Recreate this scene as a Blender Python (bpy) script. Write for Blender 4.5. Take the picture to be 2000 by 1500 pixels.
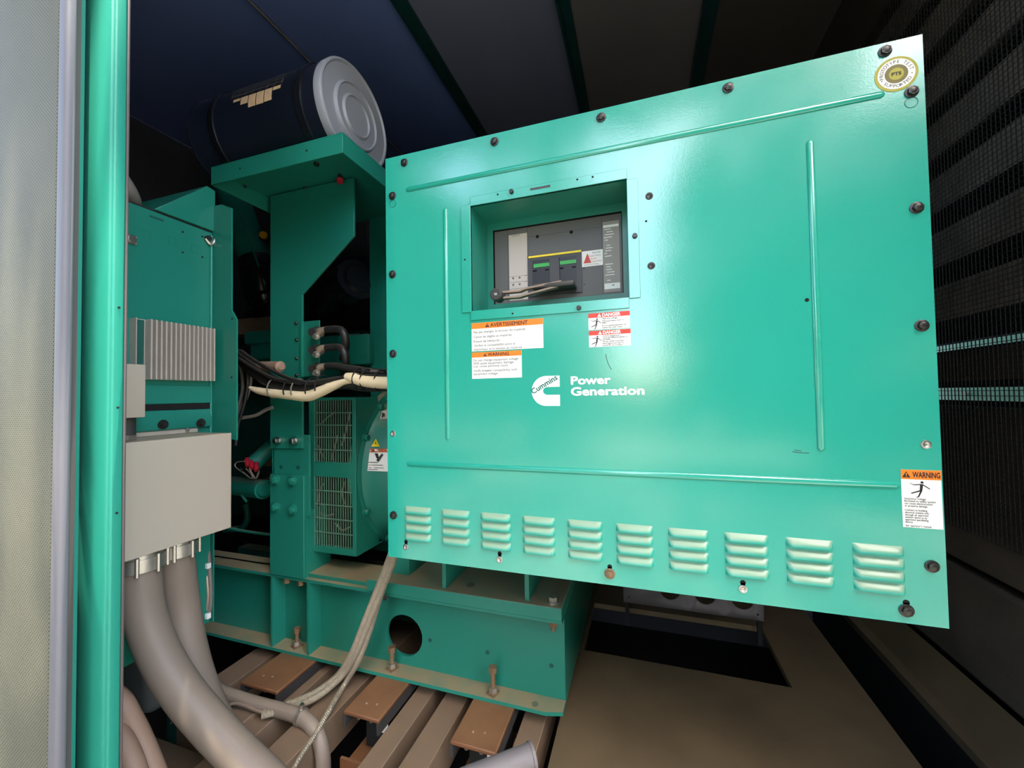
import bpy, bmesh, math, random
from mathutils import Vector, Matrix
random.seed(7)
for o in list(bpy.data.objects): bpy.data.objects.remove(o, do_unlink=True)
S = bpy.context.scene
COL = S.collection

# ------------------------------------------------------------------ camera
YAW, PITCH, ROLL, FPX = 0.313500383, 0.0273668, -0.0159008802, 775.158
CZ = 0.90                                   # camera height above the enclosure floor
def _axes():
    fy = Vector((-math.sin(YAW), math.cos(YAW), 0)); r = Vector((math.cos(YAW), math.sin(YAW), 0))
    f = fy*math.cos(PITCH) + Vector((0, 0, 1))*math.sin(PITCH); u = r.cross(f)
    c, s = math.cos(ROLL), math.sin(ROLL)
    return c*r + s*u, -s*r + c*u, f
CR, CU, CF = _axes()
cam = bpy.data.cameras.new('camera'); camo = bpy.data.objects.new('camera', cam); COL.objects.link(camo)
cam.sensor_fit = 'HORIZONTAL'; cam.sensor_width = 36; cam.lens = FPX/2000*36; cam.clip_start = 0.02; cam.clip_end = 300
camo.matrix_world = Matrix(((CR.x, CU.x, -CF.x, 0), (CR.y, CU.y, -CF.y, 0), (CR.z, CU.z, -CF.z, CZ), (0, 0, 0, 1)))
S.camera = camo

def at(x, y, ax, val):
    """survey helper: the point of the plane ax = val that the photo shows at pixel x, y"""
    d = (x-1000)/FPX*CR - (y-750)/FPX*CU + CF
    i = 'XYZ'.index(ax)
    t = (val - (CZ if i == 2 else 0))/d[i]
    return Vector((d.x*t, d.y*t, d.z*t + CZ))

# ------------------------------------------------------------------ light
w = bpy.data.worlds.new('sky'); S.world = w; w.use_nodes = True
nt = w.node_tree; nt.nodes.clear()
out = nt.nodes.new('ShaderNodeOutputWorld'); bg = nt.nodes.new('ShaderNodeBackground')
sky = nt.nodes.new('ShaderNodeTexSky'); sky.sky_type = 'NISHITA'
sky.sun_disc = False; sky.sun_elevation = math.radians(52); sky.sun_rotation = math.radians(150)
sky.air_density = 1.0; sky.dust_density = 2.5; sky.ozone_density = 1.0
bg.inputs['Strength'].default_value = 0.55
nt.links.new(sky.outputs[0], bg.inputs[0]); nt.links.new(bg.outputs[0], out.inputs[0])
sun = bpy.data.lights.new('sun', 'SUN'); sun.energy = 11.0; sun.angle = math.radians(.6); sun.color = (1, .93, .80)
suno = bpy.data.objects.new('sun', sun); COL.objects.link(suno)
suno.rotation_euler = Vector((-.10, .11, -1)).to_track_quat('-Z', 'Y').to_euler()   # high sun, a little behind the photographer
S.view_settings.view_transform = 'Standard'; S.view_settings.look = 'None'
S.view_settings.gamma = 1; S.view_settings.use_curve_mapping = False
S.view_settings.exposure = 1.32

# ------------------------------------------------------------------ materials
def srgb(r, g, b):
    f = lambda c: (c/255/12.92) if c <= 10 else ((c/255+0.055)/1.055)**2.4
    return (f(r), f(g), f(b), 1)
M = {}
def mat(name, col, rough=.5, metal=0., var=.12, scale=9., bump=0., bscale=120., dust=0., dcol=None, coat=0., rvar=.0, spec=.5):
    m = bpy.data.materials.new(name); m.use_nodes = True
    n = m.node_tree.nodes; l = m.node_tree.links; b = n['Principled BSDF']
    col = col if len(col) == 4 else (*col, 1)
    tc = n.new('ShaderNodeTexCoord')
    nz = n.new('ShaderNodeTexNoise'); nz.inputs['Scale'].default_value = scale; nz.inputs['Detail'].default_value = 5
    l.new(tc.outputs['Object'], nz.inputs['Vector'])
    mx = n.new('ShaderNodeMix'); mx.data_type = 'RGBA'
    mx.inputs[6].default_value = tuple(c*(1-var) for c in col[:3]) + (1,)
    mx.inputs[7].default_value = tuple(min(1, c*(1+var)) for c in col[:3]) + (1,)
    l.new(nz.outputs['Fac'], mx.inputs[0])
    last = mx.outputs[2]
    if dust > 0:                                    # dust lies on whatever faces up
        g = n.new('ShaderNodeNewGeometry'); sp = n.new('ShaderNodeSeparateXYZ'); l.new(g.outputs['True Normal'], sp.inputs[0])
        mr = n.new('ShaderNodeMapRange'); mr.inputs[1].default_value = .55; mr.inputs[2].default_value = .95; l.new(sp.outputs['Z'], mr.inputs[0])
        n2 = n.new('ShaderNodeTexNoise'); n2.inputs['Scale'].default_value = 14; n2.inputs['Detail'].default_value = 6
        l.new(tc.outputs['Object'], n2.inputs['Vector'])
        m2 = n.new('ShaderNodeMapRange'); m2.inputs[1].default_value = .25; m2.inputs[2].default_value = .6
        m2.inputs[3].default_value = .55; l.new(n2.outputs['Fac'], m2.inputs[0])
        mu = n.new('ShaderNodeMath'); mu.operation = 'MULTIPLY'; l.new(mr.outputs[0], mu.inputs[0]); l.new(m2.outputs[0], mu.inputs[1])
        mu2 = n.new('ShaderNodeMath'); mu2.operation = 'MULTIPLY'; mu2.inputs[1].default_value = dust; l.new(mu.outputs[0], mu2.inputs[0])
        md = n.new('ShaderNodeMix'); md.data_type = 'RGBA'; l.new(mu2.outputs[0], md.inputs[0]); l.new(last, md.inputs[6])
        md.inputs[7].default_value = dcol or srgb(150, 130, 100); last = md.outputs[2]
    l.new(last, b.inputs['Base Color'])
    b.inputs['Roughness'].default_value = rough; b.inputs['Metallic'].default_value = metal
    b.inputs['Specular IOR Level'].default_value = spec
    b.inputs['Coat Weight'].default_value = coat
    if rvar:
        mr = n.new('ShaderNodeMapRange'); mr.inputs[3].default_value = max(.02, rough-rvar); mr.inputs[4].default_value = min(1, rough+rvar)
        n3 = n.new('ShaderNodeTexNoise'); n3.inputs['Scale'].default_value = 5; n3.inputs['Detail'].default_value = 8
        l.new(tc.outputs['Object'], n3.inputs['Vector']); l.new(n3.outputs['Fac'], mr.inputs[0]); l.new(mr.outputs[0], b.inputs['Roughness'])
    if bump:
        bz = n.new('ShaderNodeTexNoise'); bz.inputs['Scale'].default_value = bscale; bz.inputs['Detail'].default_value = 4
        l.new(tc.outputs['Object'], bz.inputs['Vector'])
        bp = n.new('ShaderNodeBump'); bp.inputs['Strength'].default_value = bump; bp.inputs['Distance'].default_value = .002
        l.new(bz.outputs['Fac'], bp.inputs['Height']); l.new(bp.outputs[0], b.inputs['Normal'])
    M[name] = m; return m
GREEN = (0.013, 0.190, 0.138)
mat('panel_paint', (0.022, 0.350, 0.262), rough=.13, var=.07, scale=3, bump=.04, bscale=320, rvar=.05, spec=1.0)
mat('green_paint', GREEN, rough=.33, var=.10, scale=6, bump=.05, bscale=260, rvar=.08)
mat('green_dusty', GREEN, rough=.42, var=.12, scale=6, bump=.05, bscale=260, rvar=.08, dust=.92)
mat('frame_green', (0.014, 0.235, 0.165), rough=.45, var=.06, scale=4, bump=.04, bscale=200)
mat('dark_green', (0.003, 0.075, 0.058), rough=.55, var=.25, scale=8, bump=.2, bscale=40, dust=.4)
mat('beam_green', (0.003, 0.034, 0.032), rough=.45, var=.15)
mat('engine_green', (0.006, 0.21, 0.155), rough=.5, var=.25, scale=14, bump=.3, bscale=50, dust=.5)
mat('grille_wire', srgb(92, 132, 112), rough=.5, var=.2, scale=40)
mat('dark_bolt', (0.055, 0.052, 0.050), rough=.33, metal=.75, var=.3, scale=120)
mat('rusty_bolt', srgb(128, 104, 78), rough=.6, metal=.35, var=.35, scale=90, bump=.3, bscale=300)
mat('steel', (.55, .53, .50), rough=.32, metal=1., var=.15, scale=60)
mat('zinc_cast', (.50, .47, .42), rough=.42, metal=.9, var=.25, scale=40, bump=.2, bscale=150)
mat('aluminium', srgb(186, 176, 164), rough=.42, metal=.2, var=.12, scale=30)
mat('cap_silver', srgb(152, 154, 162), rough=.50, metal=.25, var=.06, scale=10)
mat('black_plastic', (.010, .010, .012), rough=.36, var=.2, scale=20)
mat('matte_black', (.006, .006, .007), rough=.75, var=.3, scale=20)
mat('void_black', (.002, .002, .002), rough=.95, var=0)
mat('black_gloss', (.008, .009, .012), rough=.22, var=.2, scale=6, dust=.35, dcol=srgb(110, 85, 62))
mat('cleaner_black', (.008, .011, .022), rough=.34, var=.2, scale=6, dust=.55, dcol=srgb(120, 86, 62))
mat('rubber', (.03, .028, .027), rough=.7, var=.25, scale=20)
mat('seal_grey', srgb(106, 104, 110), rough=.55, var=.06, scale=8)
mat('seal_brown', srgb(84, 76, 74), rough=.6, var=.08, scale=8)
mat('box_grey', srgb(176, 165, 149), rough=.42, var=.03, scale=3, dust=.6)
mat('conduit_grey', srgb(126, 113, 101), rough=.55, var=.09, scale=10, dust=.35, dcol=srgb(168, 152, 132))
mat('hose_tan', srgb(150, 122, 102), rough=.6, var=.10, scale=12, dust=.3)
mat('cream_sleeve', srgb(226, 208, 172), rough=.7, var=.10, scale=40, bump=.4, bscale=60)
mat('wire_black', (.012, .011, .011), rough=.45, var=.2, scale=30, dust=.4, dcol=srgb(110, 98, 84))
mat('wire_grey', srgb(120, 112, 104), rough=.6, var=.15, scale=40)
mat('lug_metal', srgb(190, 168, 148), rough=.4, metal=.6, var=.2, scale=120, bump=.3, bscale=300)
mat('white_label', srgb(238, 238, 232), rough=.45, var=.01)
mat('orange_label', srgb(238, 126, 30), rough=.45, var=.03)
mat('dark_orange_label', srgb(196, 92, 46), rough=.5, var=.03)
mat('red_label', srgb(206, 62, 48), rough=.45, var=.03)
mat('print_black', (.012, .012, .012), rough=.6, var=0)
mat('print_grey', (.10, .10, .10), rough=.6, var=0)
mat('print_white', srgb(240, 242, 236), rough=.5, var=0)
mat('print_green', (0.004, 0.13, 0.10), rough=.4, var=0)
mat('yellow_label', srgb(240, 214, 40), rough=.45, var=.03)
mat('olive_label', srgb(160, 152, 38), rough=.5, var=.08, scale=200)
mat('olive_dark', srgb(104, 96, 34), rough=.5, var=.08, scale=200)
mat('cream_sunlit', srgb(226, 190, 150), rough=.6, var=.25, scale=60)  # painted sunlight on the air cleaner
mat('breaker_face', srgb(92, 90, 88), rough=.45, var=.06, scale=6)
mat('breaker_dark', srgb(62, 62, 64), rough=.45, var=.06, scale=6)
mat('breaker_label', srgb(196, 184, 176), rough=.5, var=.04, scale=10)
mat('breaker_plate', srgb(150, 144, 136), rough=.5, var=.04, scale=10)
mat('breaker_green', srgb(58, 168, 78), rough=.4, var=.04)
mat('handle_dusty', (.035, .032, .030), rough=.5, var=.2, scale=20, dust=.95, dcol=srgb(150, 128, 108))
mat('lever_brown', srgb(132, 114, 98), rough=.5, var=.15, scale=30)
mat('rust_cap', srgb(112, 72, 46), rough=.55, metal=.1, var=.28, scale=16, bump=.3, bscale=60, dust=.25, dcol=srgb(160, 128, 92))
mat('beam_dusty', srgb(118, 98, 78), rough=.75, var=.14, scale=9, bump=.3, bscale=40)
mat('floor_dirt', srgb(94, 79, 56), rough=.8, var=.5, scale=5, bump=.35, bscale=30)
mat('plate_grey', srgb(112, 106, 106), rough=.6, var=.05, scale=10)
mat('tank_grey', srgb(128, 130, 126), rough=.6, var=.08, scale=6)
mat('tan_gasket', srgb(118, 98, 78), rough=.7, var=.15, scale=20)
mat('red_plug', srgb(178, 34, 52), rough=.4, var=.1)
mat('amber_cap', srgb(222, 158, 30), rough=.4, var=.1)
mat('wall_dark', (.030, .034, .046), rough=.8, var=.3, scale=6, bump=.3, bscale=40)
mat('foam_dark', (.34, .29, .25), rough=.8, var=.75, scale=7, bump=.6, bscale=45, dust=.8, dcol=srgb(98, 88, 76))
mat('baffle_brown', (.075, .060, .048), rough=.85, var=.6, scale=6, bump=.6, bscale=40, dust=.4, dcol=srgb(98, 84, 68))
mat('mesh_wire', (.05, .05, .05), rough=.5, metal=.5, var=.3, scale=60)
mat('ceiling_haze_navy', (.13, .19, .44), rough=.38, var=.15, scale=3, bump=.1, bscale=12)  # lining colour carries a blue lens haze
mat('ceiling_haze_slate', (.14, .155, .23), rough=.42, var=.15, scale=3, bump=.1, bscale=12)  # weaker tint of the same painted haze
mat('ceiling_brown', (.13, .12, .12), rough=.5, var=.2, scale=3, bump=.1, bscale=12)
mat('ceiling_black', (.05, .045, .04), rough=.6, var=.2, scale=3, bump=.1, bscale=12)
mat('coving_brown', (.028, .022, .017), rough=.7, var=.3, scale=6, bump=.3, bscale=30)
mat('leaf', (.05, .12, .025), rough=.5, var=.3, scale=1)
mat('bark', (.09, .07, .05), rough=.9, var=.3, scale=5, bump=.5, bscale=20)
mat('ground_dirt', srgb(138, 134, 122), rough=.9, var=.2, scale=2, bump=.4, bscale=10)
mat('slot_green', (0.24, 0.62, 0.42), rough=.4, var=.05)

def braid_mat():
    m = mat('braid', srgb(172, 160, 140), rough=.6, metal=.3, var=.2, scale=60)
    n = m.node_tree.nodes; l = m.node_tree.links
    wv = n.new('ShaderNodeTexWave'); wv.inputs['Scale'].default_value = 120; wv.bands_direction = 'DIAGONAL'
    tc = n.new('ShaderNodeTexCoord'); l.new(tc.outputs['Object'], wv.inputs['Vector'])
    bp = n.new('ShaderNodeBump'); bp.inputs['Strength'].default_value = .7; bp.inputs['Distance'].default_value = .002
    l.new(wv.outputs['Fac'], bp.inputs['Height']); l.new(bp.outputs[0], n['Principled BSDF'].inputs['Normal'])
braid_mat()
def perforated_mat():
    m = bpy.data.materials.new('perforated_liner'); m.use_nodes = True
    n = m.node_tree.nodes; l = m.node_tree.links; b = n['Principled BSDF']
    tc = n.new('ShaderNodeTexCoord'); sp = n.new('ShaderNodeSeparateXYZ'); l.new(tc.outputs['Object'], sp.inputs[0])
    def sin_of(sock, k, ph=0):
        a = n.new('ShaderNodeMath'); a.operation = 'MULTIPLY_ADD'; a.inputs[1].default_value = k; a.inputs[2].default_value = ph; l.new(sock, a.inputs[0])
        s = n.new('ShaderNodeMath'); s.operation = 'SINE'; l.new(a.outputs[0], s.inputs[0]); return s.outputs[0]
    k = 2*math.pi/.0066
    sx, sz = sin_of(sp.outputs['X'], k), sin_of(sp.outputs['Z'], k)
    mu = n.new('ShaderNodeMath'); mu.operation = 'MULTIPLY'; l.new(sx, mu.inputs[0]); l.new(sz, mu.inputs[1])
    mr = n.new('ShaderNodeMapRange'); mr.inputs[1].default_value = .35; mr.inputs[2].default_value = .75; l.new(mu.outputs[0], mr.inputs[0])
    nz = n.new('ShaderNodeTexNoise'); nz.inputs['Scale'].default_value = 5; nz.inputs['Detail'].default_value = 6; l.new(tc.outputs['Object'], nz.inputs['Vector'])
    mb = n.new('ShaderNodeMix'); mb.data_type = 'RGBA'; mb.inputs[6].default_value = srgb(86, 86, 70); mb.inputs[7].default_value = srgb(116, 113, 95); l.new(nz.outputs['Fac'], mb.inputs[0])
    mx = n.new('ShaderNodeMix'); mx.data_type = 'RGBA'; l.new(mr.outputs[0], mx.inputs[0]); l.new(mb.outputs[2], mx.inputs[6]); mx.inputs[7].default_value = srgb(44, 46, 42)
    l.new(mx.outputs[2], b.inputs['Base Color']); b.inputs['Roughness'].default_value = .6
    bp = n.new('ShaderNodeBump'); bp.invert = True; bp.inputs['Strength'].default_value = .5; bp.inputs['Distance'].default_value = .001
    l.new(mr.outputs[0], bp.inputs['Height']); l.new(bp.outputs[0], b.inputs['Normal'])
    M['perforated_liner'] = m
perforated_mat()

# ------------------------------------------------------------------ mesh building
class MB:
    def __init__(s): s.v = []; s.f = []; s.sm = []
    def add(s, vs, fs, smooth=False):
        k = len(s.v); s.v += [tuple(v) for v in vs]
        for f in fs: s.f.append(tuple(i+k for i in f)); s.sm.append(smooth)
        return s
    def box(s, x0, x1, y0, y1, z0, z1):
        if x0 > x1: x0, x1 = x1, x0
        if y0 > y1: y0, y1 = y1, y0
        if z0 > z1: z0, z1 = z1, z0
        v = [(x, y, z) for z in (z0, z1) for y in (y0, y1) for x in (x0, x1)]
        return s.add(v, [(0, 2, 3, 1), (4, 5, 7, 6), (0, 1, 5, 4), (2, 6, 7, 3), (0, 4, 6, 2), (1, 3, 7, 5)])
    def bevbox(s, x0, x1, y0, y1, z0, z1, b=.004, seg=2):
        bm = bmesh.new(); bmesh.ops.create_cube(bm, size=1)
        for v in bm.verts:
            v.co = Vector((x0 if v.co.x < 0 else x1, y0 if v.co.y < 0 else y1, z0 if v.co.z < 0 else z1))
        bmesh.ops.bevel(bm, geom=bm.edges[:], offset=b, segments=seg, affect='EDGES', profile=.5)
        bm.verts.index_update()
        s.add([v.co for v in bm.verts], [tuple(v.index for v in f.verts) for f in bm.faces], True); bm.free(); return s
    def prism(s, poly, axis, a, b):
        """polygon (list of 2-tuples in the other two axes, in xyz order) extruded along axis from a to b"""
        n = len(poly); i = 'XYZ'.index(axis)
        def p3(q, t):
            r = list(q); r.insert(i, t); return tuple(r)
        v = [p3(q, a) for q in poly] + [p3(q, b) for q in poly]
        f = [tuple(range(n)), tuple(range(2*n-1, n-1, -1))]
        f += [(j, (j+1) % n, n+(j+1) % n, n+j) for j in range(n)]
        return s.add(v, f)
    def quadbar(s, pts, dy):
        """convex outline of 3-D points given a thickness along +Y"""
        n = len(pts); v = [tuple(p) for p in pts] + [(p[0], p[1]+dy, p[2]) for p in pts]
        f = [tuple(range(n)), tuple(range(2*n-1, n-1, -1))] + [(j, (j+1) % n, n+(j+1) % n, n+j) for j in range(n)]
        return s.add(v, f)
    def cyl(s, p, q, r0, r1=None, n=20, caps=True, smooth=True):
        r1 = r0 if r1 is None else r1
        p, q = Vector(p), Vector(q); d = (q-p).normalized()
        a = d.orthogonal().normalized(); b = d.cross(a)
        v = [p + r0*(math.cos(2*math.pi*k/n)*a + math.sin(2*math.pi*k/n)*b) for k in range(n)]
        v += [q + r1*(math.cos(2*math.pi*k/n)*a + math.sin(2*math.pi*k/n)*b) for k in range(n)]
        s.add(v, [(k, (k+1) % n, n+(k+1) % n, n+k) for k in range(n)], smooth)
        if caps: s.add(v, [tuple(range(n-1, -1, -1)), tuple(range(n, 2*n))])
        return s
    def lathe(s, prof, c, axis, n=40, a0=0, a1=2*math.pi, smooth=True):
        """prof = [(t along axis, radius)], c = centre in xyz"""
        i = 'XYZ'.index(axis); j, k = [(1, 2), (2, 0), (0, 1)][i]
        v = []
        for t, r in prof:
            for m in range(n):
                a = a0 + (a1-a0)*m/n
                q = list(c); q[i] = t; q[j] = c[j]+r*math.cos(a); q[k] = c[k]+r*math.sin(a); v.append(q)
        f = []
        for h in range(len(prof)-1):
            for m in range(n):
                m2 = (m+1) % n; f.append((h*n+m, h*n+m2, (h+1)*n+m2, (h+1)*n+m))
        s.add(v, f, smooth); L = len(prof)-1
        s.add(v, [tuple(range(n-1, -1, -1)), tuple(range(L*n, L*n+n))]); return s
    def tube(s, pts, r, n=12, smooth_path=True, sub=6, flat=1.0):
        P = [Vector(p) for p in pts]
        rs = r if isinstance(r, (list, tuple)) else [r]*len(P)
        if smooth_path and len(P) > 2:
            Q, RR = [], []
            for i in range(len(P)-1):
                p0 = P[max(0, i-1)]; p1 = P[i]; p2 = P[i+1]; p3 = P[min(len(P)-1, i+2)]
                for k in range(sub):
                    t = k/sub
                    Q.append(.5*((2*p1)+(p2-p0)*t+(2*p0-5*p1+4*p2-p3)*t*t+(3*p1-p0-3*p2+p3)*t**3)); RR.append(rs[i]*(1-t)+rs[i+1]*t)
            Q.append(P[-1]); RR.append(rs[-1]); P, rs = Q, RR
        ref = None; v = []
        for i, p in enumerate(P):
            d = (P[min(i+1, len(P)-1)]-P[max(0, i-1)]).normalized()
            if ref is None: ref = d.orthogonal().normalized() if abs(d.y) > .9 else (Vector((0, 1, 0))-d*d.y).normalized()
            ref = (ref-d*ref.dot(d)).normalized(); b = d.cross(ref)
            for k in range(n):
                a = 2*math.pi*k/n; v.append(p+rs[i]*(math.cos(a)*ref*flat+math.sin(a)*b))
        f = [(i*n+k, i*n+(k+1) % n, (i+1)*n+(k+1) % n, (i+1)*n+k) for i in range(len(P)-1) for k in range(n)]
        s.add(v, f, True); L = len(P)-1
        s.add(v, [tuple(range(n-1, -1, -1)), tuple(range(L*n, L*n+n))]); return s
    def disc(s, c, r, axis='Y', n=24, t=.0006, ry=None):
        """thin disc whose visible face looks to -axis"""
        ry = ry or r; i = 'XYZ'.index(axis); j, k = [(1, 2), (0, 2), (0, 1)][i]
        poly = [(c[j]+r*math.cos(2*math.pi*m/n), c[k]+ry*math.sin(2*math.pi*m/n)) for m in range(n)]
        return s.prism(poly, axis, c[i], c[i]+t)
    def ring(s, c, r0, r1, t=.0006, n=36):
        y = c[1]
        v = []
        for rr, yy in ((r0, y), (r1, y), (r1, y+t), (r0, y+t)):
            v += [(c[0]+rr*math.cos(2*math.pi*m/n), yy, c[2]+rr*math.sin(2*math.pi*m/n)) for m in range(n)]
        f = []
        for h in range(4):
            for m in range(n):
                m2 = (m+1) % n; h2 = (h+1) % 4; f.append((h*n+m, h*n+m2, h2*n+m2, h2*n+m))
        return s.add(v, f)
    def mesh(s, mesh_, mw=None):
        k = len(s.v)
        for v in mesh_.vertices: s.v.append(tuple((mw @ v.co) if mw else v.co))
        for p in mesh_.polygons: s.f.append(tuple(i+k for i in p.vertices)); s.sm.append(False)
        return s
    def build(s, name, material, parent=None, bevel=0.):
        me = bpy.data.meshes.new(name); me.from_pydata(s.v, [], s.f); me.validate()
        if len(me.polygons) == len(s.sm): me.polygons.foreach_set('use_smooth', s.sm)
        bm = bmesh.new(); bm.from_mesh(me)
        bmesh.ops.remove_doubles(bm, verts=bm.verts[:], dist=1e-6); bmesh.ops.recalc_face_normals(bm, faces=bm.faces[:]); bm.to_mesh(me); bm.free()
        me.set_sharp_from_angle(angle=math.radians(38))
        me.materials.append(M[material] if isinstance(material, str) else material)
        o = bpy.data.objects.new(name, me); COL.objects.link(o)
        if parent is not None:
            o.parent = parent; o.matrix_parent_inverse = Matrix.Translation(-Vector(parent.location))
        if bevel:
            b = o.modifiers.new('bevel', 'BEVEL'); b.width = bevel; b.segments = 2; b.limit_method = 'ANGLE'; b.angle_limit = math.radians(40)
        return o
def thing(name, label, cat, loc=(0, 0, 0), group=None):
    o = bpy.data.objects.new(name, None); COL.objects.link(o); o.location = loc; o.empty_display_size = .05
    o['label'] = label; o['category'] = cat
    if group: o['group'] = group
    return o
def tag(o, label, cat, group=None):
    o['label'] = label; o['category'] = cat
    if group: o['group'] = group
    return o
def struct(o, label=None, cat=None):
    o['kind'] = 'structure'
    if label: o['label'] = label
    if cat: o['category'] = cat
    return o
_me_cache = {}
def part_copy(o, loc_delta, parent):
    c = o.copy(); COL.objects.link(c); c.location = Vector(o.location)+Vector(loc_delta)
    c.parent = parent; c.matrix_parent_inverse = o.matrix_parent_inverse.copy(); return c

def text_mesh(body):
    if body in _me_cache: return _me_cache[body]
    cu = bpy.data.curves.new('t', 'FONT'); cu.body = body; cu.size = 1; cu.resolution_u = 3; cu.fill_mode = 'FRONT'
    o = bpy.data.objects.new('t', cu); COL.objects.link(o)
    dg = bpy.context.evaluated_depsgraph_get(); dg.update()
    me = bpy.data.meshes.new_from_object(o.evaluated_get(dg))
    bpy.data.objects.remove(o, do_unlink=True); bpy.data.curves.remove(cu)
    _me_cache[body] = me; return me
def strokes(bold):
    """overprint offsets that thicken a letter"""
    if not bold: return [(0, 0)]
    return [(0, 0), (bold, 0), (-bold, 0), (0, bold), (0, -bold), (bold*.7, bold*.7), (-bold*.7, -bold*.7), (bold*.7, -bold*.7), (-bold*.7, bold*.7)]
def put_text(mb, body, x0, zb, Y, width=None, em=None, cap=None, bold=0.0):
    """text on a plane Y = const facing -Y, baseline left at x0, zb"""
    me = text_mesh(body)
    xs = [v.co.x for v in me.vertices]
    if not xs: return 0
    nat = max(xs)-min(xs)+2*bold
    sz = cap/(.69+2*bold) if cap else (em or width/nat)
    sx = width/nat if width else sz
    for k, (du, dv) in enumerate(strokes(bold)):
        mb.mesh(me, Matrix(((sx, 0, 0, x0+(bold+du-min(xs))*sx), (0, 0, 0, Y-.000004*k), (0, sz, 0, zb+(bold+dv)*sz), (0, 0, 0, 1))))
    return nat*sx

def hex_bolt(name, c, r, material, parent, washer=1.35, h=None, label=None, dome=True):
    """hex head bolt with flange washer, axis Y, head to the camera side (-Y)"""
    h = h or r*.85; mb = MB(); x, y, z = c
    mb.lathe([(y-.0005, r*washer), (y-h*.22, r*washer), (y-h*.34, r*1.08)], c, 'Y', n=20)
    a0 = random.random()
    poly = [(x+r*math.cos(a0+k*math.pi/3), z+r*math.sin(a0+k*math.pi/3)) for k in range(6)]
    mb.prism(poly, 'Y', y-h*.25, y-h)
    if dome: mb.lathe([(y-h, r*.78), (y-h*1.10, r*.6)], c, 'Y', n=12)
    o = mb.build(name, material, parent)
    if label: o['label'] = label
    return o

# ================================================================== the enclosure
YF = .42                                    # plane of the wall the photographer stands at
XR = .85                                    # end wall
ZC = 2.45                                   # ceiling
PB = [(-.212, .415), (1.425, 1.752)]        # the pit in the floor plate

fl = MB()
fl.box(-.235, PB[0][0], YF, 2.3, -.02, 0); fl.box(PB[0][0], .615, YF, PB[1][0], -.02, 0)
fl.box(PB[0][1], .615, PB[1][0], 2.3, -.02, 0); fl.box(PB[0][0], PB[0][1], PB[1][1], 2.3, -.02, 0)
floor = struct(fl.build('floor', 'floor_dirt'), 'dusty brown steel floor plate with a black rectangular opening', 'floor')
MB().box(-2.6, .86, .2, 2.35, -.40, -.38).build('floor_pan', 'matte_black', floor)
mb = MB(); mb.box(.765, .85, YF, 2.3, -.03, -.005); mb.prism([(.80, -.005), (.85, -.005), (.85, .09)], 'Y', YF, 2.3)
mb.build('floor_ledge', 'floor_dirt', floor)
mb = MB(); mb.box(.60, .615, YF, 2.3, -.38, -.02); mb.box(.765, .78, YF, 2.3, -.38, -.03); mb.build('floor_channel', 'matte_black', floor)
beams = [(-1.342, -1.252, .93), (-1.065, -1.003, .60), (-.935, -.852, .60), (-.678, -.620, .60), (-.582, -.512, .60), (-.334, -.272, .975)]
for i, (a, b, y0) in enumerate(beams):
    mb = MB(); mb.box(a, b, y0, 2.2, -.012, 0); mb.box(a, a+.008, y0, 2.2, -.10, -.012); mb.box(b-.008, b, y0, 2.2, -.10, -.012)
    mb.build('floor_beam', 'beam_dusty', floor, bevel=.002)
mb = MB(); mb.box(-1.30, -1.06, .80, .91, -.02, .012); mb.box(-1.30, -1.06, .80, .81, -.09, -.02); mb.box(-1.07, -1.06, .80, .91, -.09, -.02)
mb.build('floor_beam', 'beam_dusty', floor, bevel=.004)
mb = MB(); mb.box(-1.42, -.98, .55, .63, -.06, -.02); mb.build('floor_beam', 'dark_green', floor, bevel=.003)
mb = MB(); mb.box(-1.42, -.98, .66, .77, -.09, -.04); mb.build('floor_beam', 'beam_dusty', floor, bevel=.003)

g = MB(); g.box(-14, 14, -20, YF-.03, -.42, -.40)
struct(g.build('ground', 'ground_dirt'), 'bare earth outside the open enclosure', 'ground')

# trees outside, behind the photographer: they shade the doorway and show in the glossy panel
def tree(label, base, clusters, dens, big=1.0):
    t = thing('shade_tree', label, 'tree', base, 'trees outside the doorway'); b = Vector(base)
    tr_ = MB(); top = Vector(clusters[0][0])
    tr_.tube([b, b+Vector((.05, .1, 1.2)), b+(top-b)*.6, top], [.16, .13, .09, .04], n=10)
    for c_, r_ in clusters[1:]: c_ = Vector(c_); tr_.tube([b+(top-b)*.5, b+(top-b)*.6+(c_-top)*.4, c_], [.06, .05, .02], n=8)
    tr_.build('trunk', 'bark', t)
    lf = MB(); rnd = random.Random(len(label)*7+int(base[0]*10))
    for c_, r_ in clusters:
        for k in range(int(dens*r_[0]*r_[1]*r_[2])):
            while True:
                u = Vector((rnd.uniform(-1, 1), rnd.uniform(-1, 1), rnd.uniform(-1, 1)))
                if u.length < 1: break
            p = Vector(c_)+Vector((u.x*r_[0], u.y*r_[1], u.z*r_[2]))
            d1 = Vector((rnd.gauss(0, 1), rnd.gauss(0, 1), rnd.gauss(0, .5))).normalized(); d2 = d1.cross(Vector((rnd.gauss(0, 1), rnd.gauss(0, 1), rnd.gauss(0, 1)))).normalized()
            L = rnd.uniform(.06, .11)*big; lf.add([p-d1*L, p+d2*L*.45, p+d1*L, p-d2*L*.45], [(0, 1, 2, 3)])
    o = lf.build('foliage', 'leaf', t); o['kind'] = 'stuff'
tree('broad leafy tree outside to the left of the doorway', (-3.6, -2.6, -.4), [((-1.1, -.5, 4.4), (2.2, 1.2, .5)), ((-2.9, -1.8, 4.4), (1.5, 1.7, .7)), ((-3.9, -4.4, 2.6), (1.6, 1.8, 2.0)), ((-1.2, -3.4, 5.0), (1.7, 1.7, .5))], 950, 1.5)
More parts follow.
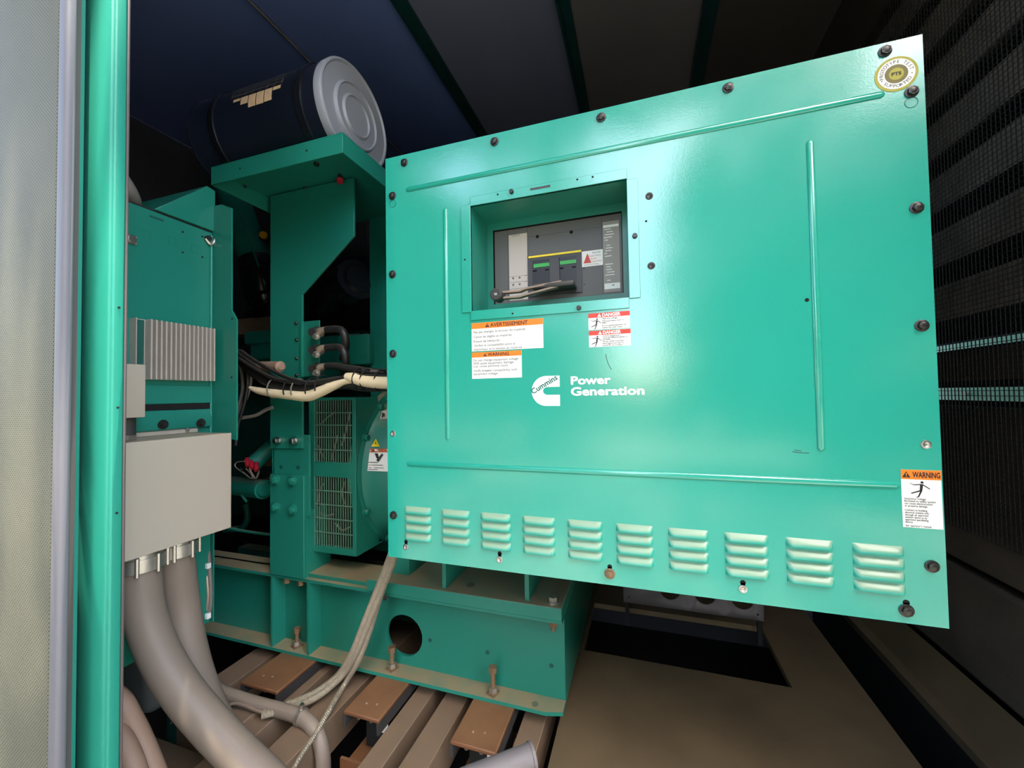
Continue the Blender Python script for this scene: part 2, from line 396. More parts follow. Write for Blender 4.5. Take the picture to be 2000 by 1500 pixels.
tree('leafy tree outside straight behind the photographer', (-2.3, -7.2, -.4), [((-2.15, -7.2, 3.4), (1.75, 1.5, 3.2)), ((-2.4, -6.8, .9), (2.0, 1.0, 1.3)), ((-5.4, -7.0, 3.0), (2.4, 1.5, 3.4))], 190, 2.0)
tree('leafy tree outside to the right of the doorway', (2.6, -5.2, -.4), [((2.25, -5.6, 3.0), (1.95, 1.7, 3.0)), ((1.4, -2.6, 4.8), (1.5, 1.7, .6)), ((3.2, -4.6, 1.0), (1.6, 1.4, 1.4)), ((5.4, -5.2, 3.0), (2.2, 1.6, 3.4)), ((.3, -5.6, 6.4), (1.5, 1.5, .5))], 330, 2.0)
tree('tall leafy tree farthest behind the doorway', (-9.5, -10.5, -.4), [((-9.0, -9.8, 2.6), (3.2, 1.5, 3.6)), ((-5.4, -10.2, 2.0), (2.6, 1.2, 3.0)), ((-2.1, -10.4, 1.4), (1.7, 1.2, 1.9))], 130, 2.4)
tree('spreading leafy tree at the far right outside', (8.0, -10.0, -.4), [((8.4, -9.6, 2.6), (3.2, 1.5, 3.6)), ((4.8, -10.2, 2.0), (2.6, 1.2, 3.0)), ((2.2, -10.4, 1.6), (1.7, 1.2, 2.4)), ((.2, -11.5, .3), (1.9, .8, .7))], 200, 2.8)
wb = struct(MB().box(-2.6, .95, 2.3, 2.36, -.4, ZC).build('wall_back', 'wall_dark'), 'dark rear wall of the enclosure', 'wall')
wl = struct(MB().box(-2.66, -2.6, YF, 2.36, -.4, ZC).build('wall_left', 'wall_dark'), 'dark far end wall behind the engine', 'wall')
# front wall: closed left of the jamb and above the doorway, and a strip right of it
mb = MB(); mb.box(-2.66, -.94, YF+.02, YF+.06, -.4, ZC); mb.box(-.94, .95, YF+.02, YF+.06, 2.28, ZC); mb.box(.84, .95, YF+.02, YF+.06, -.4, 2.28)
struct(mb.build('wall_front', 'green_paint'), 'green enclosure side wall around the doorway', 'wall')

# ceiling with its panels, beams and seam cable
cl = struct(MB().box(-2.66, .95, YF, 2.36, ZC+.03, ZC+.06).build('ceiling', 'ceiling_black'), 'dark lined enclosure ceiling crossed by green beams', 'ceiling')
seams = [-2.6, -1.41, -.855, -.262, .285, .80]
for i, m in enumerate(['ceiling_haze_navy', 'ceiling_haze_navy', 'ceiling_haze_slate', 'ceiling_brown', 'ceiling_black']):  # blue haze painted panel by panel, fading out to the right
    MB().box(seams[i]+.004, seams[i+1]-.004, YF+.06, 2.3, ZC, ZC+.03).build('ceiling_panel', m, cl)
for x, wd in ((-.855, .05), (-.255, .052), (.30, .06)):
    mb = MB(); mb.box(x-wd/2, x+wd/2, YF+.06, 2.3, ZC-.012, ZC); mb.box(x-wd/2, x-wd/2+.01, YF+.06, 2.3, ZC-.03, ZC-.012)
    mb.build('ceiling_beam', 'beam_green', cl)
MB().tube([(-1.405, YF+.1, ZC-.008), (-1.405, 1.3, ZC-.010), (-1.41, 1.9, ZC-.008), (-1.41, 2.28, ZC-.008)], .004, n=8).build('ceiling_wire', 'wire_grey', cl)
mb = MB(); mb.bevbox(-1.425, -1.385, 1.56, 1.62, ZC-.03, ZC-.001, .008); mb.build('wire_clip', 'wire_grey', cl)

# end wall: slanted louvre blades behind wire mesh, two slots that let daylight in
wr = MB(); wr.box(XR+.10, XR+.14, YF, 2.36, -.4, .86); wr.box(XR+.10, XR+.14, YF, 2.36, .90, 1.02); wr.box(XR+.10, XR+.14, YF, 2.36, 1.045, ZC)
wall_r = struct(wr.build('wall_right', 'wall_dark'), 'louvred end wall with dusty dark baffles behind wire mesh', 'wall')
for k in range(8):
    z = 1.10 + k*.165
    mb = MB(); mb.prism([(XR+.012, z), (XR+.10, z+.055), (XR+.10, z+.070), (XR+.012, z+.018)], 'Y', YF+.06, 2.3)
    mb.box(XR+.012, XR+.03, YF+.06, 2.3, z+.018, z+.105)
    mb.build('louver_blade', 'foam_dark', wall_r)
for z0, z1 in ((.92, 1.005), (.40, .845), (.09, .38)):
    mb = MB(); mb.box(XR+.012, XR+.10, YF+.06, 2.3, z0, z1); mb.build('louver_blade', 'baffle_brown', wall_r, bevel=.012)
mb = MB(); mb.box(XR+.30, XR+.31, YF-.1, 2.5, .45, 1.10); mb.build('outer_hood', 'slot_green', wall_r)
for y in (1.27, 1.47, 1.67): hex_y = MB().cyl((XR+.30, y*1.3, .878), (XR+.288, y*1.3, .878), .009, n=10).build('screw', 'steel', wall_r)
mb = MB(); r = .0009
y = YF+.08
while y < 2.28:
    mb.box(XR+.004, XR+.006, y-r, y+r, .50, 2.36); y += .0135
z = .50
while z < 2.36:
    mb.box(XR+.0035, XR+.0045, YF+.08, 2.28, z-r, z+r); z += .0135
o = mb.build('wire_mesh', 'mesh_wire', wall_r); o['kind'] = 'stuff'
mb = MB(); mb.prism([(.80, ZC), (.80, ZC-.06), (XR+.02, ZC-.25), (XR+.10, ZC-.25), (XR+.10, ZC)], 'Y', YF+.06, 2.3)
mb.build('wall_coving', 'coving_brown', wall_r)

# door jamb: green post with a rolled lip
J0, J1 = -.922, -.806
J1 = -.841
tr = MB(); tr.bevbox(J0, J1-.004, YF, YF+.020, -.4, 2.28, .004); tr.bevbox(J1-.008, J1, YF+.004, YF+.021, -.4, 2.28, .003, 3)
trim = struct(tr.build('trim_1', 'frame_green'), 'bright green steel door post with a rolled lip', 'door frame')
for y_ in (600, 796, 1003):
    p = at(235, y_, 'Y', YF+.012); MB().cyl((J1, YF+.0125, p.z), (J1+.0015, YF+.0125, p.z), .0020, n=8).build('rivet', 'dark_bolt', trim)
MB().bevbox(J1-.02, J1-.001, YF+.0212, YF+.026, -.4, 2.28, .002).build('door_seal', 'seal_brown', trim)
# the door, folded right back against the side wall, its perforated lining towards us
dr = MB(); dr.box(-1.95, at(141, 750, 'Y', YF-.02).x-.004, YF-.028, YF-.008, -.4, 2.3)
door = struct(dr.build('door_1', 'green_paint'), 'open door folded back, lined with pale perforated sheet', 'door')
dx = lambda px, Y: at(px, 750, 'Y', Y).x
MB().bevbox(-1.93, dx(126, YF-.028), YF-.040, YF-.028, -.38, 2.28, .006, 3).build('perforated_lining', 'perforated_liner', door)
MB().bevbox(dx(126, YF-.028), dx(143, YF-.028), YF-.042, YF-.028, -.4, 2.3, .005, 3).build('edge_trim', 'seal_grey', door)
MB().bevbox(-.935, dx(154, YF-.010), YF-.026, YF-.010, -.4, 2.3, .003, 3).build('edge_seal', 'seal_brown', door)
MB().bevbox(-.96, -.9235, YF-.007, YF+.018, -.4, 2.3, .002, 2).build('hinge_gap_seal', 'rubber', door)

# ================================================================== breaker box
YP = .848; PX0, PX1, PZ0, PZ1 = -.6035, .4715, .5055, 1.5045
OX0, OX1, OZ0, OZ1 = -.370, -.018, 1.0965, 1.3435
def pp(x, y): return at(x, y, 'Y', YP)
box = thing('breaker_box', 'large glossy green breaker box with louvred bolted front panel', 'breaker box', (-.066, .92, .5))
mb = MB(); d = 1.0
mb.box(PX0+.006, PX1-.006, d-.003, d, PZ0+.006, PZ1-.006)
mb.box(PX0+.006, PX0+.009, YP+.003, d, PZ0+.006, PZ1-.006); mb.box(PX1-.009, PX1-.006, YP+.003, d, PZ0+.006, PZ1-.006)
mb.box(PX0+.006, PX1-.006, YP+.003, d, PZ0+.006, PZ0+.009); mb.box(PX0+.006, PX1-.006, YP+.003, d, PZ1-.009, PZ1-.006)
mb.build('box_body', 'green_paint', box)
mb = MB(); t = .003
# sheet with the window cut out, drawn as one ring of faces front and back
def ringsheet(mb, X0, X1, Z0, Z1, x0, x1, z0, z1, y, t):
    o_ = [(X0, Z0), (X1, Z0), (X1, Z1), (X0, Z1)]; i_ = [(x0, z0), (x1, z0), (x1, z1), (x0, z1)]
    v = [(a, y, b) for a, b in o_] + [(a, y, b) for a, b in i_] + [(a, y+t, b) for a, b in o_] + [(a, y+t, b) for a, b in i_]
    f = []
    for k in range(4):
        k2 = (k+1) % 4
        f += [(k, k2, 4+k2, 4+k), (8+k, 12+k, 12+k2, 8+k2), (k, 8+k, 8+k2, k2), (4+k, 4+k2, 12+k2, 12+k)]
    mb.add(v, f)
ringsheet(mb, PX0, PX1, PZ0, PZ1, OX0, OX1, OZ0, OZ1, YP, t)
front = mb.build('front_panel', 'panel_paint', box)
# stamped stiffening ribs
def rib(p, q, r=.0065):
    mb = MB(); P, Q = pp(*p), pp(*q)
    horiz = abs(P.x-Q.x) > abs(P.z-Q.z)
    if horiz: P.z = Q.z = (P.z+Q.z)/2
    else: P.x = Q.x = (P.x+Q.x)/2
    n = 10; d = (Q-P).normalized(); L = (Q-P).length; perp = Vector((-d.z, 0, d.x))
    secs = [(0, .15), (.3, .75), (.8, 1)]
    st = [(-r*1.0, .05), (-r*.6, .7), (0, 1)] + [(L, 1), (L+r*.6, .7), (L+r*1.0, .05)]
    v = []
    for s_, k in st:
        for m in range(n+1):
            a = math.pi*m/n; c = P+d*s_+perp*(r*k*math.cos(a)); v.append((c.x, YP+.0003-r*.62*k*math.sin(a), c.z))
    f = [(i*(n+1)+m, i*(n+1)+m+1, (i+1)*(n+1)+m+1, (i+1)*(n+1)+m) for i in range(len(st)-1) for m in range(n)]
    mb.add(v, f, True); mb.build('rib', 'panel_paint', box)
rib((797, 371), (1720, 184)); rib((799, 906), (1750, 948)); rib((871, 410), (873, 856), .0055); rib((1581, 280), (1605, 875), .0065)
# louvres: ten columns of four
def louver_mesh(L=.0715, h=.0145, dpt=.0085):
    mb = MB(); n = 8; st = []
    ends = [(0, .04), (.0025, .55), (.006, .88), (.010, 1.0)]
    st = ends + [(L-a, b) for a, b in reversed(ends)]
    v = []
    for x, k in st:
        for m in range(n+1):                          # profile: slopes out from the top, cut under at the bottom
            u = m/n; zz = h*(1-u) ; yy = dpt*k*(math.sin(u*math.pi/2)**.9)
            v.append((x, -yy, zz if u < 1 else 0.0))
        v.append((x, .0002, -.0004))
    k2 = n+2
    f = [(i*k2+m, i*k2+m+1, (i+1)*k2+m+1, (i+1)*k2+m) for i in range(len(st)-1) for m in range(n+1)]
    mb.add(v, f, True); return mb
lv = louver_mesh().build('louver', 'panel_paint', box)
lvm = mat('louver_paint', (0.022, 0.350, 0.262), rough=.28, var=.08, scale=20, dust=.0)
# dust clings to the sloping backs of the louvres
def louver_dust():
    m = lvm; n = m.node_tree.nodes; l = m.node_tree.links; b = n['Principled BSDF']
    src = b.inputs['Base Color'].links[0].from_socket
    g = n.new('ShaderNodeNewGeometry'); sp = n.new('ShaderNodeSeparateXYZ'); l.new(g.outputs['Normal'], sp.inputs[0])
    mr = n.new('ShaderNodeMapRange'); mr.inputs[1].default_value = .12; mr.inputs[2].default_value = .5; mr.inputs[4].default_value = .55; l.new(sp.outputs['Z'], mr.inputs[0])
    md = n.new('ShaderNodeMix'); md.data_type = 'RGBA'; l.new(mr.outputs[0], md.inputs[0]); l.new(src, md.inputs[6]); md.inputs[7].default_value = srgb(176, 170, 138)
    l.new(md.outputs[2], b.inputs['Base Color'])
louver_dust()
lv.data.materials[0] = lvm
first = True
for i in range(10):
    for j in range(4):
        c = (-.5545+.0999*i, YP, .6185-.0214*j)
        if first: lv.location = Vector(c)+Vector(box.location)*0; base = Vector(c); lv.matrix_parent_inverse = Matrix.Translation(-Vector(box.location)); first = False
        else: part_copy(lv, Vector(c)-base, box)
# window frame: four flange strips, tunnel, inner frame
def strip(x0, x1, z0, z1, y=YP-.0032): MB().box(x0, x1, y, YP, z0, z1).build('window_flange', 'panel_paint', box, bevel=.0008)
strip(OX0, OX1+.001, OZ1, 1.3655); strip(-.394, OX0, 1.094, 1.346); strip(OX1, .004, 1.094, 1.341); strip(-.372, -.0185, 1.0745, OZ0)
mb = MB(); yi = .952
mb.box(OX0-.0015, OX0, YP-.002, yi, OZ0, OZ1); mb.box(OX1, OX1+.0015, YP-.002, yi, OZ0, OZ1)
mb.box(OX0, OX1, YP-.002, yi, OZ1, OZ1+.0015); mb.box(OX0, OX1, YP-.002, yi, OZ0-.0015, OZ0)
mb.build('window_tunnel', 'green_paint', box)
BX0, BX1, BZ0, BZ1 = -.3535, -.0325, 1.1325, 1.3245
mb = MB(); ringsheet(mb, OX0, OX1, OZ0, OZ1, BX0, BX1, BZ0, BZ1, yi-.002, .002); mb.build('inner_frame', 'green_paint', box)
# bolts
B_ = []
for p in ((790, 318), (966, 277), (1174, 230), (1422, 172), (1728, 101), (767, 383), (767, 536), (768, 691), (769, 1006), (1780, 180), (1790, 406), (1800, 636), (1820, 1106)):
    q = pp(*p); hex_bolt('bolt', (q.x, YP, q.z), .0075, 'dark_bolt', box)
for p in ((1191, 1120), (1770, 1192)):
    q = pp(*p); hex_bolt('bolt', (q.x, YP, q.z), .0080, 'rusty_bolt' if p[0] < 1500 else 'dark_bolt', box)
for p in ((1000, 376), (1240, 462), (1131, 602)):
    q = pp(*p); MB().cyl((q.x, YP-.003, q.z), (q.x, YP-.0085, q.z), .0054, .0046, n=16).build('button_screw', 'dark_bolt', box)
for p in ((768, 847), (1808, 868), (793, 1068), (976, 1093), (1451, 1150), (1268, 383), (1272, 519)):
    q = pp(*p); mb = MB(); r = .0075
    mb.lathe([(YP-.0002, r), (YP-.0016, r*.95), (YP-.002, r*.6), (YP-.0008, r*.42), (YP-.0006, r*.2)], (q.x, YP, q.z), 'Y', n=18)
    mb.build('rivet_nut', 'steel' if p[0] not in (1268, 1272) else 'dark_bolt', box)
for p in ((793, 1058), (976, 1081), (1191, 1107), (1451, 1138), (1770, 1177)):
    q = pp(*p); mb = MB(); mb.disc((q.x, YP-.0004, q.z), .0048); mb.box(q.x-.0035, q.x+.0035, YP-.0004, YP+.0002, q.z-.008, q.z); mb.build('key_slot', 'void_black', box)
for p in ((973, 381), (1128, 352), (1158, 347), (909, 508), (1002, 613), (1576, 586), (1262, 432)):
    q = pp(*p); y_ = YP-.0037 if p[0] not in (1576, 1262) else YP-.0003
    MB().disc((q.x, y_, q.z), .0022 if p[0] not in (1576,) else .0035, n=12).build('screw_hole', 'void_black', box)
for p in ((767, 398), (1780, 200)):
    q = pp(*p); mb = MB(); r = .0085
    mb.ring((q.x, YP-.0006, q.z), r, r*1.12, n=30); mb.build('punched_ring', 'print_green', box)
q0, q1 = pp(1036, 361), pp(1075, 353); mb = MB(); mb.box(q0.x, q1.x, YP-.0036, YP-.003, 1.3545, 1.3595); mb.build('torn_label', 'breaker_dark', box)
mb = MB(); a = pp(1177, 583); mb.box(a.x+.001, a.x+.05, YP+.10, YP+.103, 1.112, 1.1165); mb.build('white_tab', 'white_label', box)
# a short scratch and scuffs
for pts in ([(1548, 882), (1560, 884), (1580, 885)], [(1552, 879), (1566, 881)], [(1183, 692), (1187, 708), (1194, 722)]):
    mb = MB(); P = [pp(*p) for p in pts]; mb.tube([(p.x, YP-.0001, p.z) for p in P], .0006, n=5, flat=.3); mb.build('scratch', 'print_black', box)

# --- printed labels
def tri_icon(mbk, mbf, x, z, s, Y):
    """warning triangle with exclamation mark; x,z = lower left, s = width"""
    mbk.prism([(x, z), (x+s, z), (x+s/2, z+s*.92)], 'Y', Y-.0003, Y)
    mbf.prism([(x+s*.45, z+s*.30), (x+s*.55, z+s*.30), (x+s*.57, z+s*.66), (x+s*.43, z+s*.66)], 'Y', Y-.0005, Y-.0002)
    mbf.disc((x+s*.5, Y-.0005, z+s*.17), s*.065, n=8, t=.0003)
def stroke(mb, a, b, w0, w1, Y):
    a, b = Vector(a), Vector(b); d = (b-a).normalized(); n = Vector((-d.y, d.x))
    mb.prism([tuple(a+n*w0/2), tuple(b+n*w1/2), tuple(b-n*w1/2), tuple(a-n*w0/2)], 'Y', Y-.0003, Y)
def shock_figure(mb, x, z, s, Y):
    """falling stick figure touched by a bolt; box x..x+s, z..z+s"""
    P = lambda u, v: (x+u*s, z+v*s)
    mb.disc((x+.62*s, Y-.0003, z+.90*s), s*.075, n=12, t=.0003)
    stroke(mb, P(.60, .80), P(.55, .38), .15*s, .12*s, Y)
    stroke(mb, P(.58, .78), P(.22, .74), .06*s, .05*s, Y); stroke(mb, P(.22, .74), P(.02, .84), .04*s, .02*s, Y)
    stroke(mb, P(.64, .78), P(.98, .52), .06*s, .05*s, Y)
    stroke(mb, P(.53, .40), P(.08, .22), .08*s, .06*s, Y); stroke(mb, P(.57, .40), P(.42, .02), .09*s, .06*s, Y)
    stroke(mb, P(.42, .02), P(.32, .0), .05*s, .04*s, Y)
def sticker(name, corners, Y, parent, head_frac, head_mat, head_text, text_mat, lines, label, figure=False, fig_top=False, icon=True, body_x=.04, hcap=.62, tcol='print_grey', hx=None, bold=.02):
    P = [at(x, y, 'Y', Y) for x, y in corners]                    # TL TR BR BL
    x0 = (P[0].x+P[3].x)/2; x1 = (P[1].x+P[2].x)/2; z1 = (P[0].z+P[1].z)/2; z0 = (P[2].z+P[3].z)/2
    W, H = x1-x0, z1-z0
    st = MB().box(x0, x1, Y-.0008, Y+.0001, z0, z1).build(name, 'white_label', parent); st['label'] = label
    hz = z1-H*head_frac
    MB().box(x0, x1, Y-.0012, Y-.0008, hz, z1).build('header_band', head_mat, st)
    mk, mf = MB(), MB()
    ch = H*head_frac*hcap; tw = text_mesh(head_text)
    xs = [v.co.x for v in tw.vertices]; sz = ch/(.69+2*bold); nat = (max(xs)-min(xs))*sz
    iw = ch*1.12 if icon else 0
    width = min(nat, W*.94-iw*1.2) if hx is None else W*hx
    tx = x0+(W-(width+iw*1.25))/2
    zb = hz+(H*head_frac-ch)/2
    if icon: tri_icon(mk, mf, tx, zb, iw, Y-.0012)
    put_text(mk, head_text, tx+iw*1.25, zb, Y-.0015, width=width, cap=ch, bold=bold)
    mk.build('header_lettering', text_mat, st)
    if icon: mf.build('icon_mark', head_mat, st)
    mt = MB(); bz = hz
    if figure and not fig_top:
        mg = MB(); s_ = (hz-z0)*.92; shock_figure(mg, x0+W*.04, z0+(hz-z0-s_)*.5, s_, Y-.0008); mg.build('shock_symbol', 'print_black', st)
    if fig_top:
        mg = MB(); s_ = W*.52; shock_figure(mg, x0+W*.2, hz-s_-H*.02, s_, Y-.0008); mg.build('shock_symbol', 'print_black', st); bz = hz-s_-H*.03
    for (u, v, em, body, wd) in lines:                            # u, v in fractions of the area under the header / symbol
        put_text(mt, body, x0+W*u, bz-(bz-z0)*v, Y-.0011, em=em*(bz-z0), width=W*wd if wd else None, bold=.008)
    if mt.v: mt.build('lettering', tcol, st)
    return st
sticker('warning_label', [(921, 631), (1061, 622), (1061, 680), (922, 686)], YP, box, .205, 'orange_label', 'AVERTISSEMENT', 'print_black',
        [(.03, .20, .15, 'Ne pas changer la tension du matériel.', .74), (.03, .41, .15, 'Cause de dégâts au matériel.', .55), (.03, .61, .15, 'Risque de blessures.', .38),
         (.03, .80, .15, 'Vérifier la compatibilité entre le', .59), (.03, .97, .15, 'disjoncteur et la tension du matériel.', .69)], 'white label with an orange header in French', hcap=.66, bold=.018)
sticker('warning_label', [(922, 688), (1019, 685), (1019, 737), (922, 740)], YP, box, .19, 'orange_label', 'WARNING', 'print_black',
        [(.03, .19, .16, 'Do not change equipment voltage.', .92), (.03, .335, .16, 'Will cause equipment damage.', .83), (.03, .47, .16, 'Can cause personal injury.', .72),
         (.03, .68, .16, 'Verify breaker compatibility with', .88), (.03, .83, .16, 'equipment voltage.', .51)], 'white label with an orange header in English', hcap=.68)
sticker('danger_label', [(1149, 613), (1230, 607), (1231, 641), (1150, 644)], YP, box, .27, 'red_label', 'DANGER', 'print_white',
        [(.33, .17, .2, 'Hazardous voltage.', .38), (.33, .38, .2, 'Will cause severe injury or', .53), (.33, .52, .2, 'death.', .12), (.33, .76, .2, 'Do not operate generator set', .58), (.33, .93, .2, 'without this cover in place.', .5)],
        'red DANGER label under the breaker window', figure=True, hcap=.74, tcol='print_black', bold=.03)
sticker('danger_label', [(1150, 646), (1232, 643), (1232, 675), (1151, 678)], YP, box, .27, 'red_label', 'DANGER', 'print_white',
        [(.33, .17, .2, 'Tension dangereuse.', .42), (.33, .32, .2, 'Cause de blessures graves ou', .6), (.33, .46, .2, 'mortelles.', .2), (.33, .62, .2, 'Ne pas utiliser le groupe', .5), (.33, .79, .2, 'électrogène sans que ce', .5), (.33, .95, .2, 'couvercle soit en place.', .48)],
        'lower red DANGER label in French', figure=True, hcap=.74, tcol='print_black', bold=.03)
sticker('warning_label', [(1760, 919), (1838, 917), (1841, 1034), (1762, 1029)], YP, box, .165, 'orange_label', 'WARNING', 'print_black',
        [(.06, .07, .095, 'Hazardous Voltage.', .55), (.06, .15, .095, 'Backfeed to utility system', .78), (.06, .23, .095, 'can cause electrocution', .70), (.06, .31, .095, 'or property damage.', .58),
         (.06, .45, .095, 'Connect to building', .56), (.06, .53, .095, 'electrical systems only', .6), (.06, .61, .095, 'through an approved', .58), (.06, .69, .095, 'isolation device or by', .55), (.06, .77, .095, 'approved paralleling', .58), (.06, .85, .095, 'device.', .2), (.06, .97, .095, "See operator's manual.", .66)],
        'tall white label with an orange header and shock symbol', fig_top=True, hcap=.62, tcol='print_black', bold=.03)
# round test badge
c = pp(1750, 145); c = Vector((c.x, YP, c.z)); R0 = .0305
bd = MB().disc((c.x, YP-.0006, c.z), R0, n=48).build('test_badge', 'olive_label', box); bd['label'] = 'round white and olive badge'
mb = MB(); mb.ring((c.x, YP-.0010, c.z), .0165, .0262, t=.0004, n=48); mb.build('badge_ring', 'white_label', bd)
mb = MB(); mb.disc((c.x, YP-.0009, c.z), .0165, n=40, t=.0003); mb.build('badge_disc', 'olive_dark', bd)
mb = MB(); mb.disc((c.x, YP-.0011, c.z), .0105, n=32, t=.0003); mb.build('badge_centre', 'olive_label', bd)
mb = MB(); put_text(mb, 'PTS', c.x-.0068, c.z-.0030, YP-.0014, width=.0136, cap=.0062, bold=.03)
def ring_text(mb, body, a_start, a_end, rad, up):
    n = len(body)
    for k, ch in enumerate(body):
        if ch == ' ': continue
        a = math.radians(a_start+(a_end-a_start)*k/(n-1))
        me = text_mesh(ch); xs = [v.co.x for v in me.vertices]; sz = .0078; xc = (max(xs)+min(xs))/2
        px, pz = c.x+rad*math.cos(a), c.z+rad*math.sin(a)
        rot = a-math.pi/2 if up else a+math.pi/2
        cs, sn = math.cos(rot), math.sin(rot)
        mw = Matrix(((sz*cs, -sz*sn, 0, px-xc*sz*cs+.34*sz*sn), (0, 0, 0, YP-.0014), (sz*sn, sz*cs, 0, pz-xc*sz*sn-.34*sz*cs), (0, 0, 0, 1)))
        mb.mesh(me, mw)
ring_text(mb, 'PROTOTYPE TEST', 192, 12, .0213, True)
ring_text(mb, 'SUPPORTED', 222, 326, .0213, False)
mb.disc((c.x-.0205, YP-.0014, c.z-.0085), .0009, n=8, t=.0002); mb.disc((c.x+.0213, YP-.0014, c.z-.004), .0009, n=8, t=.0002)
mb.build('badge_lettering', 'print_black', bd)
# maker's emblem and words
def zq(x, y): q = pp(900+x/5, 590+y/5); return (q.x, q.z)
(xa, zt), (xb, zb_) = zq(690, 720), zq(970, 1013)
zt = (zq(970, 720)[1]+zq(830, 720)[1])/2
H = zt-zb_; xr = xb; xl = xa; cxm = xl+H*.5; zc_ = (zt+zb_)/2
poly_o = []; n = 22
for k in range(n+1):
    a = math.pi/2+math.pi*k/n; poly_o.append((cxm+(cxm-xl)*math.cos(a), zc_+H/2*math.sin(a)))
hi = H*.133; cin = xl+H*.56
poly_i = []
for k in range(n+1):
    a = math.pi/2+math.pi*k/n; poly_i.append((cin+hi*1.25*math.cos(a), zc_+hi*math.sin(a)))
mb = MB(); Y = YP-.0006
v = [(x, Y, z) for x, z in poly_o]+[(x, Y, z) for x, z in poly_i]; m = n+1
f = [(k, k+1, m+k+1, m+k) for k in range(n)]
mb.add(v, f)
mb.add([(poly_o[0][0], Y, poly_o[0][1]), (xr, Y, poly_o[0][1]), (xr, Y, poly_i[0][1]), (poly_i[0][0], Y, poly_i[0][1])], [(0, 1, 2, 3)])
mb.add([(poly_o[-1][0], Y, poly_o[-1][1]), (xr, Y, poly_o[-1][1]), (xr, Y, poly_i[-1][1]), (poly_i[-1][0], Y, poly_i[-1][1])], [(0, 1, 2, 3)])
lg = mb.build('emblem', 'print_white', box); lg['label'] = 'white letter C emblem with lettering running up it'
me = text_mesh('Cummins'); xs = [v.co.x for v in me.vertices]; L0 = max(xs)-min(xs)
p0, p1 = Vector(zq(707, 900)), Vector(zq(948, 752)); dvec = p1-p0; sz = dvec.length/L0; dvec.normalize(); nv = Vector((-dvec.y, dvec.x))
mb = MB()
for k, (du, dv) in enumerate(strokes(.028)):
    q = p0+dvec*(du-min(xs))*sz+nv*dv*sz
    mb.mesh(me, Matrix(((sz*dvec.x, sz*nv.x, 0, q.x), (0, 0, 0, Y-.0003-.000004*k), (sz*dvec.y, sz*nv.y, 0, q.y), (0, 0, 0, 1))))
mb.build('emblem_lettering', 'print_green', lg)
mb = MB(); a, b_ = zq(1075, 803), zq(1465, 803); zz = (a[1]+b_[1])/2
put_text(mb, 'Power', a[0], zz, Y, width=b_[0]-a[0], cap=zq(1075, 720)[1]-a[1], bold=.034)
a, b_ = zq(1075, 910), zq(1795, 910); zz = (a[1]+b_[1])/2
put_text(mb, 'Generation', a[0], zz, Y, width=b_[0]-a[0], cap=zq(1075, 826)[1]-a[1], bold=.034)
o = mb.build('panel_lettering', 'print_white', box); o['label'] = 'white words Power Generation'

# ================================================================== circuit breaker in the window
YB = .957
def bp_(x, y, Y=YB): return at(860+x/4.545, 300+y/4.545, 'Y', Y)
brk = thing('circuit_breaker', 'grey circuit breaker with lever handle set in the panel window', 'circuit breaker', (-.19, .97, 1.13))
def bquad(name, m, pts, y0, t=.001, parent=None):
    P = [bp_(x, y, y0) for x, y in pts]
    x0 = (P[0].x+P[3].x)/2; x1 = (P[1].x+P[2].x)/2; z1 = (P[0].z+P[1].z)/2; z0 = (P[2].z+P[3].z)/2
    return MB().box(x0, x1, y0, y0+t, z0, z1).build(name, m, parent or brk), (x0, x1, z0, z1)
MB().box(BX0+.002, BX1-.002, YB, YB+.035, BZ0+.002, BZ1-.002).build('breaker_body', 'breaker_face', brk)
MB().box(BX0-.006, BX1+.006, YB+.002, YB+.03, BZ0-.006, BZ1+.006).build('shadow_gap', 'void_black', brk)
mb = MB()
for x in (600, 778, 1438): p = bp_(x, 900); mb.box(p.x-.0006, p.x+.0006, YB-.0002, YB+.001, BZ0+.003, BZ1-.003)
p = bp_(1000, 640); mb.box(BX0+.045, BX1-.045, YB-.0002, YB+.001, BZ1-.028, BZ1-.0272); mb.build('face_seams', 'breaker_dark', brk)
lab, r_ = bquad('trip_unit_label', 'breaker_label', [(610, 722), (774, 705), (774, 1290), (612, 1308)], YB-.0008)
mb = MB(); x0, x1, z0, z1 = r_; W, H = x1-x0, z1-z0
put_text(mb, 'P1600 INSTR', x0+W*.16, z1-H*.03, YB-.001, width=W*.45, em=.006)
for k in (.36, .27, .17, .10): mb.box(x0, x1, YB-.0011, YB-.0008, z0+H*k, z0+H*k+.0006)
for u, v in ((.15, .30), (.5, .30), (.15, .20), (.5, .20), (.15, .02), (.5, .02), (.85, .32), (.85, .23)):
    mb.disc((x0+W*u+.003, YB-.0012, z0+H*v+.006), .0026 if u < .8 else .0012, n=10, t=.0004)
mb.build('label_print', 'print_grey', lab)
for x, y in ((862, 737), (1162, 697)): p = bp_(x, y); MB().disc((p.x, YB-.0006, p.z), .0042, n=18).build('screw_hole', 'void_black', brk)
for x, y in ((1275, 1020), (1278, 1163)): p = bp_(x, y); MB().disc((p.x, YB-.0006, p.z), .0014, n=10).build('screw_hole', 'void_black', brk)
